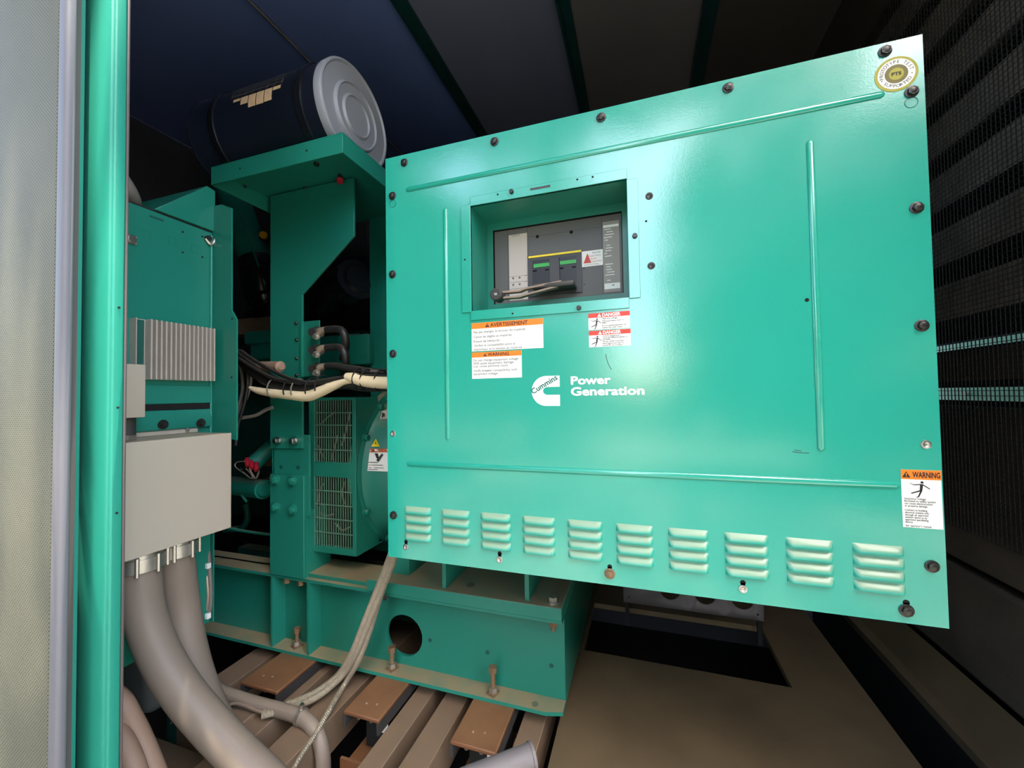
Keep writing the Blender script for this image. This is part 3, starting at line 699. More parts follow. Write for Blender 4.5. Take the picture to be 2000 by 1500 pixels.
# toggle housing
o, (hx0, hx1, hz0, hz1) = bquad('toggle_housing', 'breaker_dark', [(780, 935), (1253, 850), (1256, 1238), (782, 1262)], YB-.004, .004)
bquad('yellow_strip', 'yellow_label', [(782, 912), (1250, 855), (1250, 872), (782, 929)], YB-.0055, .0016)
o, (wx0, wx1, wz0, wz1) = bquad('toggle_window', 'black_plastic', [(818, 950), (1207, 905), (1207, 1205), (818, 1232)], YB-.005, .001)
bquad('position_flag', 'breaker_green', [(828, 982), (968, 965), (968, 998), (828, 1013)], YB-.0062, .001)
bquad('position_flag', 'breaker_green', [(1062, 955), (1205, 938), (1205, 971), (1062, 986)], YB-.0062, .001)
bquad('toggle_bar', 'breaker_dark', [(972, 930), (1056, 920), (1056, 1150), (972, 1160)], YB-.010, .005)
for pts in ([(822, 1036), (856, 1032), (856, 1044), (822, 1048)], [(930, 1026), (963, 1022), (963, 1033), (930, 1037)], [(1060, 1013), (1092, 1010), (1092, 1020), (1060, 1024)], [(1170, 1002), (1200, 998), (1200, 1008), (1170, 1012)]):
    bquad('toggle_mark', 'void_black', pts, YB-.0062, .001)
# rating plate
lab, r_ = bquad('rating_plate', 'breaker_plate', [(1442, 605), (1586, 592), (1600, 1222), (1452, 1234)], YB-.0008)
x0, x1, z0, z1 = r_; W, H = x1-x0, z1-z0; mb = MB(); mb.box(x0+W*.03, x1-W*.03, YB-.0012, YB-.0009, z1-H*.085, z1-H*.05)
for k in range(22):
    v = .11+.038*k
    if v > .86: break
    a = random.uniform(.05, .25); b = a+random.uniform(.15, .55)
    if k in (5, 11, 12, 18): continue
    mb.box(x0+W*a, x0+W*min(b, .95), YB-.0012, YB-.0009, z1-H*v-.0008, z1-H*v+.0008)
mb.build('plate_print', 'print_white', lab)
mb = MB(); mb.box(x0+W*.03, x1-W*.02, YB-.0012, YB-.0009, z0+H*.045, z0+H*.125); mb.build('plate_footer', 'white_label', lab)
mb = MB(); mb.prism([(x0+W*.48, z0+H*.10), (x0+W*.66, z0+H*.10), (x0+W*.57, z0+H*.085)], 'Y', YB-.0015, YB-.0012); mb.build('footer_mark', 'print_black', lab)
# small service sticker
lab, r_ = bquad('service_sticker', 'white_label', [(1256, 868), (1442, 850), (1444, 990), (1256, 1006)], YB-.0010)
x0, x1, z0, z1 = r_; W, H = x1-x0, z1-z0; mb = MB()
mb.prism([(x0+W*.08, z0+H*.22), (x0+W*.44, z0+H*.22), (x0+W*.27, z0+H*.85)], 'Y', YB-.0014, YB-.001)
for v, a in ((.60, .36), (.42, .42), (.25, .46)): put_text(mb, ['Power', 'Circuit', 'Connection'][[.60, .42, .25].index(v)], x0+W*(a-.04), z0+H*v, YB-.0015, em=.0055)
mb.build('sticker_print', 'red_label', lab)
mb = MB(); put_text(mb, 'BOLTED', x0+W*.52, z0+H*.80, YB-.0013, width=W*.38); put_text(mb, 'TORQUE', x0+W*.60, z0+H*.62, YB-.0013, width=W*.3)
put_text(mb, 'Service and Testing', x0+W*.1, z0+H*.08, YB-.0013, width=W*.7); mb.build('sticker_note', 'print_grey', lab)
# lever: block on the toggle, two rails, roller knob
hub0, hub1 = bp_(830, 1180, .925), bp_(1195, 1155, .925)
hd = MB(); hd.bevbox(hub0.x, hub1.x, .905, .952, hub0.z-.011, hub1.z+.004, .004)
handle = hd.build('lever', 'handle_dusty', brk)
k0 = bp_(505, 1258, .880)
mb = MB()
for dz in (.0085, -.0065):
    A = Vector((k0.x, .888, k0.z+dz*.9)); Bq = Vector((k0.x+.050, .900, k0.z+dz*.9+.002)); Cq = Vector((k0.x+.062, .906, k0.z+dz+.007)); Dq = Vector((hub1.x-.03, .915, hub1.z+dz*.6))
    for a, b in ((A, Bq), (Bq, Cq), (Cq, Dq)):
        mb.add([(a.x, a.y-.006, a.z-.0022), (a.x, a.y+.010, a.z-.0022), (a.x, a.y+.010, a.z+.0022), (a.x, a.y-.006, a.z+.0022), (b.x, b.y-.006, b.z-.0022), (b.x, b.y+.010, b.z-.0022), (b.x, b.y+.010, b.z+.0022), (b.x, b.y-.006, b.z+.0022)],
               [(0, 1, 2, 3), (7, 6, 5, 4), (0, 4, 5, 1), (1, 5, 6, 2), (2, 6, 7, 3), (3, 7, 4, 0)])
mb.build('lever_rail', 'lever_brown', handle)
mb = MB(); mb.lathe([(.868, .0125), (.870, .0145), (.898, .0145), (.900, .0125)], (k0.x, 0, k0.z), 'Y', n=28); mb.build('knob', 'handle_dusty', handle)
MB().lathe([(.8665, .0028), (.8685, .0045)], (k0.x, 0, k0.z), 'Y', n=14).build('knob_pin', 'steel', handle)

# ================================================================== skid frame
YS = 1.05; WEB = 1.105; SZ0, SZ1 = .045, .300
X0s, X1s = -2.2, -.217
sk = thing('skid_frame', 'green steel base frame with dusty flanges and a round hole', 'base frame', (-1.0, 1.3, .045))
hc = at(790, 1241, 'Y', WEB); hr = .064
mb = MB(); n = 32; a_ = .088
# web with a round hole: ring from circle to square, then boxes around it
v = []; sq = []
for k in range(n):
    a = 2*math.pi*k/n; c_, s_ = math.cos(a), math.sin(a); q = a_/max(abs(c_), abs(s_))
    v.append((hc.x+hr*c_, WEB, hc.z+hr*s_)); sq.append((hc.x+q*c_, WEB, hc.z+q*s_))
vb = [(x, WEB+.010, z) for x, _, z in v]; sb = [(x, WEB+.010, z) for x, _, z in sq]
mb.add(v+sq+vb+sb, [(k, (k+1) % n, n+(k+1) % n, n+k) for k in range(n)]+[(2*n+k, 3*n+k, 3*n+(k+1) % n, 2*n+(k+1) % n) for k in range(n)]+[(k, 2*n+k, 2*n+(k+1) % n, (k+1) % n) for k in range(n)])
mb.box(X0s, hc.x-a_, WEB, WEB+.010, SZ0, SZ1); mb.box(hc.x+a_, X1s, WEB, WEB+.010, SZ0, SZ1)
mb.box(hc.x-a_, hc.x+a_, WEB, WEB+.010, SZ0, hc.z-a_); mb.box(hc.x-a_, hc.x+a_, WEB, WEB+.010, hc.z+a_, SZ1)
mb.build('web', 'green_paint', sk)
mb = MB(); mb.prism([(X0s, YS), (X1s-.045, YS), (X1s, YS+.012), (X1s, WEB), (X0s, WEB)], 'Z', SZ0, SZ0+.010); mb.build('bottom_flange', 'green_dusty', sk)
MB().box(X0s, X1s, YS+.004, WEB+.05, SZ1-.010, SZ1).build('top_flange', 'green_dusty', sk)
MB().box(X1s-.012, X1s, WEB+.01, 2.0, SZ0, SZ1).build('end_web', 'green_paint', sk)
mb = MB(); mb.box(X0s, X1s, 1.85, 1.86, SZ0, SZ1); mb.build('rear_rail', 'dark_green', sk)
MB().box(-1.7, -.5, 1.3, 1.35, SZ0+.02, SZ1-.05).build('cross_member', 'dark_green', sk)
for xg in (at(531, 1200, 'Y', YS).x, at(602, 1200, 'Y', YS).x):
    MB().box(xg-.008, xg, YS+.002, WEB, SZ0+.010, SZ1-.010).build('gusset', 'green_paint', sk)
for p in ((840, 1250), (952, 1274), (1077, 1300)):
    q = at(*p, 'Y', WEB); MB().disc((q.x, WEB-.0008, q.z), .0065, n=16, t=.0012).build('bolt_hole', 'dark_green', sk)
q = at(1045, 1375, 'Z', SZ0+.010); MB().prism([(q.x+.009*math.cos(k*math.pi/8), q.y+.009*math.sin(k*math.pi/8)) for k in range(16)], 'Z', SZ0+.0102, SZ0+.0108).build('bolt_hole', 'dark_green', sk)
for x in (561, 588):
    q = at(x, 1141, 'Y', YS+.02); MB().cyl((q.x, q.y, SZ1-.010), (q.x, q.y, SZ1-.030), .012, n=6, smooth=False).build('flange_nut', 'rusty_bolt', sk)
# alternator mounting foot
ft = thing('mounting_foot', 'dusty green mounting plate with upright ribs on the base frame', 'bracket', (-.5, 1.1, SZ1))
mb = MB(); mb.box(-.812, -.209, 1.03, 1.34, .309, .343); mb.build('foot_plate', 'green_dusty', ft, bevel=.002)
MB().box(-.74, -.209, 1.035, 1.34, SZ1, .3085).build('shim_plate', 'green_dusty', ft)
for xg, t in ((at(872, 1120, 'Y', 1.06).x, .012), (at(1030, 1150, 'Y', 1.05).x, .012)):
    MB().box(xg-t/2, xg+t/2, 1.045, 1.30, .343, .56).build('rib', 'green_dusty', ft)
q = at(767, 1100, 'Y', 1.06); MB().prism([(-.80, .343), (-.70, .343), (-.70, .43)], 'Y', 1.09, 1.28).build('sloped_gusset', 'green_dusty', ft)
MB().prism([(1.20, .343), (1.30, .343), (1.34, .50), (1.24, .50)], 'X', -.68, -.26).build('back_plate', 'green_dusty', ft)
q = at(920, 1143, 'Z', .343); MB().prism([(q.x+.012*math.cos(k*math.pi/8), q.y+.012*math.sin(k*math.pi/8)) for k in range(16)], 'Z', .3432, .3438).build('bolt_hole', 'dark_green', ft)
q = at(1080, 1176, 'Z', .343); mb = MB(); mb.cyl((q.x, q.y, .343), (q.x, q.y, .347), .016, n=20); mb.cyl((q.x, q.y, .347), (q.x, q.y, .358), .0115, n=6, smooth=False); mb.build('bolt', 'zinc_cast', ft)
q = at(1080, 1228, 'Y', 1.075); mb = MB(); mb.cyl((q.x, q.y, .2895), (q.x, q.y, .272), .013, n=6, smooth=False); mb.cyl((q.x, q.y, .272), (q.x, q.y, .258), .006, n=10); mb.build('nut', 'rusty_bolt', ft)
q = at(752, 1173, 'Y', 1.075); mb = MB(); mb.cyl((q.x, q.y, .2895), (q.x, q.y, .274), .010, n=6, smooth=False); mb.cyl((q.x, q.y, .274), (q.x, q.y, .264), .005, n=10); mb.build('nut', 'dark_bolt', ft)

# levelling bolts on the lower flange
def level_bolt(px, label, tall):
    q = at(*px, 'Z', SZ0+.010); z = SZ0+.010
    t = thing('levelling_bolt', label, 'bolt', (q.x, q.y, z), 'levelling bolts along the lower flange')
    x, y = q.x, q.y; c45 = math.cos(math.pi/4)
    MB().prism([(x+.020*math.cos(k*math.pi/2+.5), y+.020*math.sin(k*math.pi/2+.5)) for k in range(4)], 'Z', z, z+.005).build('square_washer', 'rusty_bolt', t)
    MB().cyl((x, y, z+.005), (x, y, z+.018), .0125, n=6, smooth=False).build('nut', 'zinc_cast', t)
    MB().cyl((x, y, z+.018), (x, y, z+tall-.016), .0068, n=14).build('shank', 'rusty_bolt', t)
    MB().cyl((x, y, z+tall-.016), (x, y, z+tall), .0118, n=6, smooth=False).build('head', 'rusty_bolt', t)
level_bolt((580, 1262), 'small rusty square-washer bolt near the left stiffener of the base frame', .062)
level_bolt((766, 1306), 'rusty square-washer bolt standing below the round hole', .068)
level_bolt((963, 1354), 'largest rusty square-washer bolt near the frame corner', .074)

# vibration mounts under the flange
def mount(x0, x1, label, y0=.908):
    t = thing('vibration_mount', label, 'vibration mount', ((x0+x1)/2, 1.0, -.38), 'vibration mounts under the base frame')
    mb = MB(); mb.box(x0, x1, y0, 1.16, .034, .0445); mb.build('steel_cap', 'rust_cap', t, bevel=.003)
    MB().box(x0, x0+.007, y0, 1.16, .004, .034).build('cap_side', 'rubber', t); MB().box(x1-.007, x1, y0, 1.16, .004, .034).build('cap_side', 'rubber', t)
    xm = (x0+x1)/2; ym = y0+.10
    mb = MB(); mb.box(x0+.02, x1-.02, ym-.03, ym+.09, -.10, .034); mb.build('rubber_block', 'matte_black', t)
    mb = MB(); mb.box(x0-.012, x1+.02, y0+.0, 1.16, -.13, -.115); mb.box(x0-.012, x1+.02, y0, y0+.008, -.115, -.085); mb.build('base_plate', 'rust_cap', t)
    mb = MB(); mb.box(x0+.02, x1-.02, ym-.02, ym+.08, -.38, -.13); mb.build('pedestal', 'matte_black', t)
    for dx in (.035, .075):
        MB().cyl((x0+dx, y0+.022, .034), (x0+dx, y0+.022, .016), .0095, .006, n=12).build('rivet', 'zinc_cast', t)
    for dx, dy in ((.045, .04), (.075, .045)):
        MB().cyl((x0+dx, y0+dy, .0445), (x0+dx, y0+dy, .0458), .003, n=10).build('rivet_head', 'lug_metal', t)
    mb = MB(); mb.cyl((xm+.01, y0+.04, -.115), (xm+.01, y0+.04, -.098), .012, n=6, smooth=False); mb.build('nut', 'zinc_cast', t)
    MB().box(x1-.05, x1-.02, ym-.032, ym-.030, -.05, -.015).build('mount_tag', 'white_label', t)
mount(-1.174, -1.030, 'rusty capped vibration mount farthest left, below the small levelling bolt')
mount(-.794, -.680, 'rusty capped vibration mount just right of the braided cables')
mount(-.471, -.350, 'rusty capped vibration mount nearest the frame corner')

# ================================================================== equipment stand: column and shelf
YC = 1.05
def cp(x, y, Y=YC): q = at(x, y, 'Y', Y); return (q.x, q.z)
st = thing('equipment_stand', 'green plate column with a cut-away top carrying a shelf', 'stand', (-1.15, 1.1, SZ1))
XL = cp(528, 385)[0]; XRt = cp(691, 400)[0]; XM = cp(590, 700)[0]
zt = 1.612
mb = MB(); mb.prism([(XL, cp(531, 876)[1]), (XM, cp(591, 876)[1]), (XM, cp(590, 575)[1]), (XRt, cp(692, 460)[1]), (XRt, zt), (XL, zt)], 'Y', YC, YC+.008); mb.build('upper_plate', 'green_paint', st, bevel=.001)
mb = MB(); mb.box(XL+.004, XM+.022, YC+.008, YC+.016, cp(600, 1010)[1], cp(600, 850)[1]); mb.build('splice_plate', 'green_paint', st, bevel=.001)
zl = cp(562, 928)[1]
mb = MB(); mb.box(XL, XM+.006, YC-.001, YC+.008, SZ1+.0005, zl); mb.build('lower_plate', 'green_paint', st, bevel=.0015)
MB().box(XM-.004, XM+.006, YC+.008, YC+.12, SZ1+.0005, zl-.12).build('lower_return', 'green_paint', st)
MB().box(XL, XL+.008, YC+.008, YC+.10, .60, zt).build('side_return', 'green_paint', st)
mb = MB(); mb.box(XM-.02, -.80, YC+.02, YC+.14, SZ1+.0005, SZ1+.012); mb.build('foot_angle', 'green_dusty', st)
for p in ((540, 937), (573, 939), (540, 990), (574, 995)):
    q = cp(*p); hex_bolt('bolt', (q[0], YC-.001, q[1]), .0125, 'green_paint', st, washer=1.4, h=.014)
for p in ((545, 860), (577, 861)):
    q = cp(*p); hex_bolt('bolt', (q[0], YC, q[1]), .0115, 'steel', st, washer=1.1, h=.018)
for p in ((549, 912), (582, 913)):
    q = cp(*p, YC+.008); MB().disc((q[0], YC+.0072, q[1]), .0075, n=16, t=.001).build('bolt_hole', 'dark_green', st)
for p in ((579, 631), (580, 664), (580, 700), (580, 733)):
    q = cp(*p); MB().lathe([(YC-.0005, .0065), (YC-.004, .0055), (YC-.006, .003)], (q[0], YC, q[1]), 'Y', n=14).build('screw', 'dark_bolt', st)
# shelf tray: plate on top, lips hanging down
YS0 = .87; sx0, sx1 = -1.254, -.755; zs0, zs1 = 1.566, 1.622; YS1 = 1.34
mb = MB(); mb.box(sx0, sx1, YS0, YS1, zs1-.004, zs1); mb.build('shelf_plate', 'green_paint', st)
mb = MB(); mb.box(sx0, sx1, YS0, YS0+.004, zs0, zs1-.004); mb.box(sx0, sx0+.004, YS0+.004, YS1, zs0, zs1-.004); mb.box(sx1-.004, sx1, YS0+.004, YS1, zs0, zs1-.004)
mb.build('shelf_lip', 'green_paint', st, bevel=.0008)
for p in ((469, 329), (599, 294)):
    q = at(*p, 'Y', YS0); MB().disc((q.x, YS0-.0006, q.z), .0032, n=10, t=.001).build('screw_hole', 'void_black', st)
for p, m, r in (((618, 318), 'dark_bolt', .008), ((477, 362), 'dark_bolt', .007), ((597, 366), 'dark_bolt', .007)):
    q = at(*p, 'Z', zs1-.004); MB().cyl((q.x, q.y, zs1-.004), (q.x, q.y, zs1-.012), r, n=6, smooth=False).build('nut', m, st)
q = at(664, 352, 'Y', 1.03); MB().cyl((q.x, q.y, zs1-.004), (q.x, q.y, q.z+.006), .006, n=10).build('shelf_stud', 'dark_bolt', st)
MB().lathe([(q.z-.008, .010), (q.z+.004, .011), (q.z+.008, .007)], q, 'Z', n=14).build('stud_cap', 'red_plug', st)
# rear upright of the stand, seen behind the breaker box
mb = MB(); q0, q1 = at(722, 500, 'Y', 1.33), at(830, 500, 'Y', 1.33); mb.box(q0.x, q1.x, 1.33, 1.338, SZ1, zs1-.004); mb.build('rear_upright', 'engine_green', st)
mb = MB(); mb.prism([(1.06, zs1-.004), (1.33, zs1-.004), (1.33, 1.30)], 'X', sx1+.03, sx1+.034); mb.build('rear_brace', 'engine_green', st)

# ================================================================== air cleaner
ac = thing('air_cleaner', 'black cylindrical air cleaner with a pale round end cap on the shelf', 'air cleaner', (-1.2, 1.01, zs1))
ay, az, ar, ax1 = 1.01, 1.773, .15, -.82; ax0 = -1.365
mb = MB(); mb.lathe([(ax0, ar*.80), (ax0+.008, ar*.97), (ax0+.02, ar*1.015), (ax0+.03, ar*.985), (ax1-.03, ar*.985), (ax1-.026, ar*.99)], (0, ay, az), 'X', n=72); mb.build('canister', 'cleaner_black', ac)
mb = MB(); mb.lathe([(ax1-.026, ar*1.0), (ax1-.004, ar*1.012), (ax1, ar*1.0), (ax1+.001, ar*.965), (ax1-.004, ar*.93), (ax1-.005, ar*.64), (ax1+.002, ar*.625), (ax1+.004, ar*.60), (ax1-.002, ar*.58), (ax1-.003, ar*.42), (ax1+.001, ar*.40), (ax1+.003, ar*.375), (ax1-.003, ar*.36), (ax1-.004, .001)], (0, ay, az), 'X', n=72)
mb.build('end_cap', 'cap_silver', ac)
for xb, wd in ((-.905, .024), (-1.245, .020)):
    mb = MB(); mb.lathe([(xb-wd/2, ar*.99), (xb-wd/2+.001, ar*1.012), (xb+wd/2-.001, ar*1.012), (xb+wd/2, ar*.99)], (0, ay, az), 'X', n=72); o = mb.build('mounting_band', 'black_gloss', ac)
    mb = MB(); mb.bevbox(xb-.012, xb+.012, ay-.03, ay+.03, az+ar*.98, az+ar*1.10, .006); mb.build('band_buckle', 'dark_bolt', o)
# curved patch: dark grid above, sunlight through mesh painted as pale cells below
def cylpatch(mb, x0, x1, a0, a1, r, n=6):
    v = []
    for k in range(n+1):
        a = math.radians(a0+(a1-a0)*k/n)
        for x in (x0, x1): v.append((x, ay-r*math.cos(a), az+r*math.sin(a)))
    mb.add(v, [(2*k, 2*k+1, 2*k+3, 2*k+2) for k in range(n)], True)
mb = MB(); lx0, lx1 = -1.165, -.965
cylpatch(mb, lx0, lx1, 12, 42, ar*.985+.0006, 10); lab = mb.build('sunlit_patch', 'black_plastic', ac); lab['label'] = 'dark gridded patch with painted sunlit cells'
mb = MB(); nx = 7
for k in range(nx+1):
    x = lx0+(lx1-lx0)*k/nx; cylpatch(mb, x-.0010, x+.0010, 13, 42, ar*.985+.0012, 8)
for a in (18, 24, 30, 36): cylpatch(mb, lx0, lx1, a-.4, a+.4, ar*.985+.0012, 1)
mb.build('patch_grid', 'seal_grey', lab)
mb = MB()
for k, (b0, b1) in enumerate([(9, 12.5), (3, 12.5), (-3, 12.5), (-3, 12.5), (-2.5, 12.5), (8, 12.5)]):
    x = lx0+.012+(lx1-lx0-.012)*k/6; cylpatch(mb, x+.0012, x+(lx1-lx0-.012)/6-.0015, b0, b1, ar*.985+.0012, 3)
mb.build('sunlit_cells', 'cream_sunlit', lab)

# ================================================================== alternator
al = thing('alternator', 'green alternator with round bolted housing and a wire grille', 'alternator', (-.85, 1.396, SZ1))
ayc, azc = 1.396, .637
mb = MB(); mb.lathe([(-.935, .29), (-.932, .303), (-.905, .303), (-.900, .296), (-.897, .280), (-.885, .272), (-.86, .268), (-.80, .252), (-.74, .225), (-.68, .18), (-.66, .10)], (0, ayc, azc), 'X', n=80); mb.build('end_housing', 'green_dusty', al)
mb = MB(); mb.lathe([(-1.14, .20), (-1.135, .21), (-.94, .21)], (0, ayc, azc), 'X', n=60); mb.build('stator', 'matte_black', al)
# grille box on the flank
gx0, gx1, gz0, gz1, gy = -1.098, -.900, .372, .902, 1.092
q0, q1, q2, q3 = [at(*p, 'Y', gy) for p in ((603, 783), (695, 770), (603, 1075), (695, 1088))]
gx0, gx1 = (q0.x+q2.x)/2, (q1.x+q3.x)/2; gz0 = (q2.z+q3.z)/2; gz1 = (q0.z+q1.z)/2
zmid = at(645, 915, 'Y', gy).z; bx0 = at(614, 900, 'Y', gy).x; bx1 = at(688, 900, 'Y', gy).x
secs = [(at(645, 1068, 'Y', gy).z, at(645, 932, 'Y', gy).z), (at(645, 903, 'Y', gy).z, at(645, 782, 'Y', gy).z)]
mb = MB(); mb.box(gx0, bx0, gy, gy+.012, gz0, gz1); mb.box(bx1, gx1, gy, gy+.012, gz0, gz1)
mb.box(bx0, bx1, gy, gy+.012, gz0, secs[0][0]); mb.box(bx0, bx1, gy, gy+.012, secs[0][1], secs[1][0]); mb.box(bx0, bx1, gy, gy+.012, secs[1][1], gz1)
mb.box(gx0, gx0+.003, gy+.012, gy+.16, gz0, gz1); mb.box(gx1-.003, gx1, gy+.012, gy+.12, gz0, gz1); mb.box(gx0, gx1, gy+.012, gy+.2, gz0, gz0+.003)
gf = mb.build('grille_frame', 'green_paint', al, bevel=.002)
mb = MB(); mb.box(gx0+.003, gx0+.006, gy+.013, gy+.15, gz0+.003, gz1); mb.box(gx0+.003, gx1-.003, gy+.06, gy+.065, gz0+.003, gz1); mb.build('grille_shade', 'void_black', gf)  # black sheets stand in for the shade inside the hollow grille box
mb = MB(); nb = 16
for z0, z1 in secs:
    for k in range(nb+1):
        x = bx0+(bx1-bx0)*k/nb; mb.box(x-.0011, x+.0011, gy+.001, gy+.004, z0, z1)
    for k in range(1, 5):
        z = z0+(z1-z0)*k/5; mb.box(bx0, bx1, gy-.001, gy+.001, z-.0018, z+.0018)
mb.build('grille_bars', 'grille_wire', gf)
# coil leads seen through the grille
for pts in ([(625, 830), (640, 815), (655, 805)], [(668, 870), (676, 840), (684, 805)], [(622, 870), (628, 885), (634, 895)], [(622, 1000), (636, 1007), (652, 1004)], [(655, 1022), (668, 1035), (682, 1030)], [(622, 980), (625, 955), (632, 945)], [(672, 985), (669, 960), (674, 940)], [(648, 900), (652, 880), (660, 850)]):
    mb = MB(); mb.tube([at(x, y, 'Y', gy+.03) for x, y in pts], .0030, n=8); mb.build('coil_lead', 'lug_metal', al)
# flange bolts round the housing ring (axis X)
for a in (154, 206, 180+62, 180-62, 128):
    aa = math.radians(a); r_ = .288; y, z = ayc+r_*math.cos(aa), azc+r_*math.sin(aa)
    mb = MB(); mb.cyl((-.902, y, z), (-.897, y, z), .0135, n=18); mb.cyl((-.897, y, z), (-.885, y, z), .0095, n=6, smooth=False); mb.build('flange_bolt', 'engine_green', al)
# stickers on the flank of the end housing: upright plates facing the viewer, following the bulge
def flank(x, y):
    """point on the end housing cone near pixel x, y"""
    best = None
    for k in range(60):
        Y = 1.05+k*.006; q = at(x, y, 'Y', Y)
        rr = math.hypot(q.y-ayc, q.z-azc)
        prof = [(-.900, .296), (-.885, .272), (-.86, .268), (-.80, .252), (-.74, .225), (-.68, .18)]
        R_ = None
        for (a, ra), (b, rb) in zip(prof, prof[1:]):
            if a <= q.x <= b: R_ = ra+(rb-ra)*(q.x-a)/(b-a)
        if R_ is None: continue
        e = abs(rr-R_)
        if best is None or e < best[0]: best = (e, q)
    return best[1] if best else at(x, y, 'Y', 1.12)
def flank_patch(quad, lift, n=5):
    mb = MB(); v = []
    for i in range(n+1):
        for j in range(n+1):
            u, w_ = i/n, j/n
            x = (quad[0][0]*(1-u)+quad[1][0]*u)*(1-w_)+(quad[3][0]*(1-u)+quad[2][0]*u)*w_
            y = (quad[0][1]*(1-u)+quad[1][1]*u)*(1-w_)+(quad[3][1]*(1-u)+quad[2][1]*u)*w_
            q = flank(x, y); v.append((q.x, q.y-lift, q.z))
    mb.add(v, [(i*(n+1)+j, i*(n+1)+j+1, (i+1)*(n+1)+j+1, (i+1)*(n+1)+j) for i in range(n) for j in range(n)], True); return mb
wl_ = flank_patch([(724, 876), (764, 876), (764, 921), (719, 919)], .004).build('warning_label', 'white_label', al); wl_['label'] = 'small white label with an orange band on the housing'
flank_patch([(724, 876), (764, 876), (764, 883), (723, 883)], .005).build('header_band', 'dark_orange_label', wl_)
for quad in ([(734, 885), (740, 885), (743, 897), (738, 896)], [(748, 885), (751, 888), (741, 902), (737, 898)], [(722, 902), (740, 902), (740, 903.2), (722, 903.2)], [(722, 907), (750, 907.5), (750, 908.7), (722, 908)], [(722, 912), (752, 913), (752, 914), (722, 913)], [(721, 915.5), (740, 916), (740, 917), (721, 916.5)], [(730, 878), (752, 878), (752, 881), (730, 881)]):
    flank_patch(quad, .006, 2).build('label_print', 'print_black', wl_)
tw_ = flank_patch([(735, 857), (736, 857), (743, 872), (726, 872)], .004, 4).build('hazard_triangle', 'yellow_label', al); tw_['label'] = 'small yellow hazard triangle'
flank_patch([(734.6, 862), (736, 862), (735.8, 868), (734.8, 868)], .005, 2).build('icon_mark', 'print_black', tw_)
np_ = flank_patch([(747, 803), (764, 797), (764, 818), (743, 818)], .004).build('name_plate', 'breaker_label', al)
flank_patch([(748, 806), (757, 803), (755, 816), (747, 816)], .005, 2).build('plate_mark', 'rubber', np_)

# ================================================================== engine seen past the stand
en = thing('diesel_engine', 'shadowed green engine with intake pipes behind the plate column', 'engine', (-1.6, 1.5, SZ1))
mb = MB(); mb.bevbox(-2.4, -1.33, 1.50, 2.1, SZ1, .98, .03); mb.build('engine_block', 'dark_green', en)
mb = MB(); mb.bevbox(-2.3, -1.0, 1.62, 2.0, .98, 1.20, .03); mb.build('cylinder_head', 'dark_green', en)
def ep(x, y, Y): return at(x, y, 'Y', Y)
mb = MB(); mb.cyl(ep(440, 340, 1.36), ep(506, 530, 1.36), .066, n=28); mb.build('intake_pipe', 'engine_green', en)
MB().cyl(ep(500, 510, 1.36), ep(506, 530, 1.36), .074, n=28).build('hose_clamp', 'black_gloss', en)
mb = MB(); mb.tube([ep(502, 520, 1.36), ep(510, 560, 1.38), ep(520, 600, 1.42), ep(500, 632, 1.46), ep(470, 640, 1.5)], [.071, .082, .085, .075, .06], n=24); mb.build('intake_elbow', 'black_gloss', en)
for k, y_ in enumerate((560, 585, 608)):
    mb = MB(); a = ep(480, y_+18, 1.34); b = ep(500, y_+14, 1.31); c_ = ep(535, y_+6, 1.31); mb.tube([a, b, c_], .008, n=8); mb.build('elbow_rib', 'black_gloss', en)
q = ep(516, 461, 1.28); MB().cyl((q.x-.01, q.y+.03, q.z), (q.x, q.y, q.z), .022, n=20).build('sensor_body', 'black_plastic', en)
MB().cyl((q.x, q.y, q.z), (q.x+.008, q.y-.012, q.z), .0155, n=20).build('sensor_cap', 'amber_cap', en)
MB().tube([ep(470, 420, 1.29), ep(505, 520, 1.29)], .004, n=8, smooth_path=False).build('pipe_seam', 'engine_green', en)
def ebox(name, m, p, q, Y, d=.1, b=.008):
    A, B = ep(*p, Y), ep(*q, Y); MB().bevbox(min(A.x, B.x), max(A.x, B.x), Y, Y+d, min(A.z, B.z), max(A.z, B.z), b).build(name, m, en)
ebox('gasket_cover', 'tan_gasket', (440, 625), (540, 648), 1.30, .2)
ebox('valve_cover', 'engine_green', (476, 648), (545, 668), 1.27, .2); ebox('valve_cover', 'engine_green', (488, 670), (545, 700), 1.28, .2)
ebox('rear_housing', 'engine_green', (560, 660), (700, 760), 1.40, .2, .02); ebox('rear_housing', 'engine_green', (655, 655), (722, 712), 1.30, .1, .015)
mb = MB(); mb.tube([ep(640, 600, 1.45), ep(665, 565, 1.40), ep(690, 545, 1.33)], [.07, .075, .075], n=24); mb.build('exhaust_elbow', 'black_gloss', en)
A, B = ep(684, 560, 1.34), ep(700, 545, 1.30); mb = MB(); mb.cyl(A, B, .082, n=28); mb.cyl(B, B+(B-A)*.15, .06, .05, n=28); mb.build('elbow_clamp', 'black_gloss', en)
ebox('dark_shroud', 'matte_black', (600, 420), (718, 640), 1.48, .1, .01)
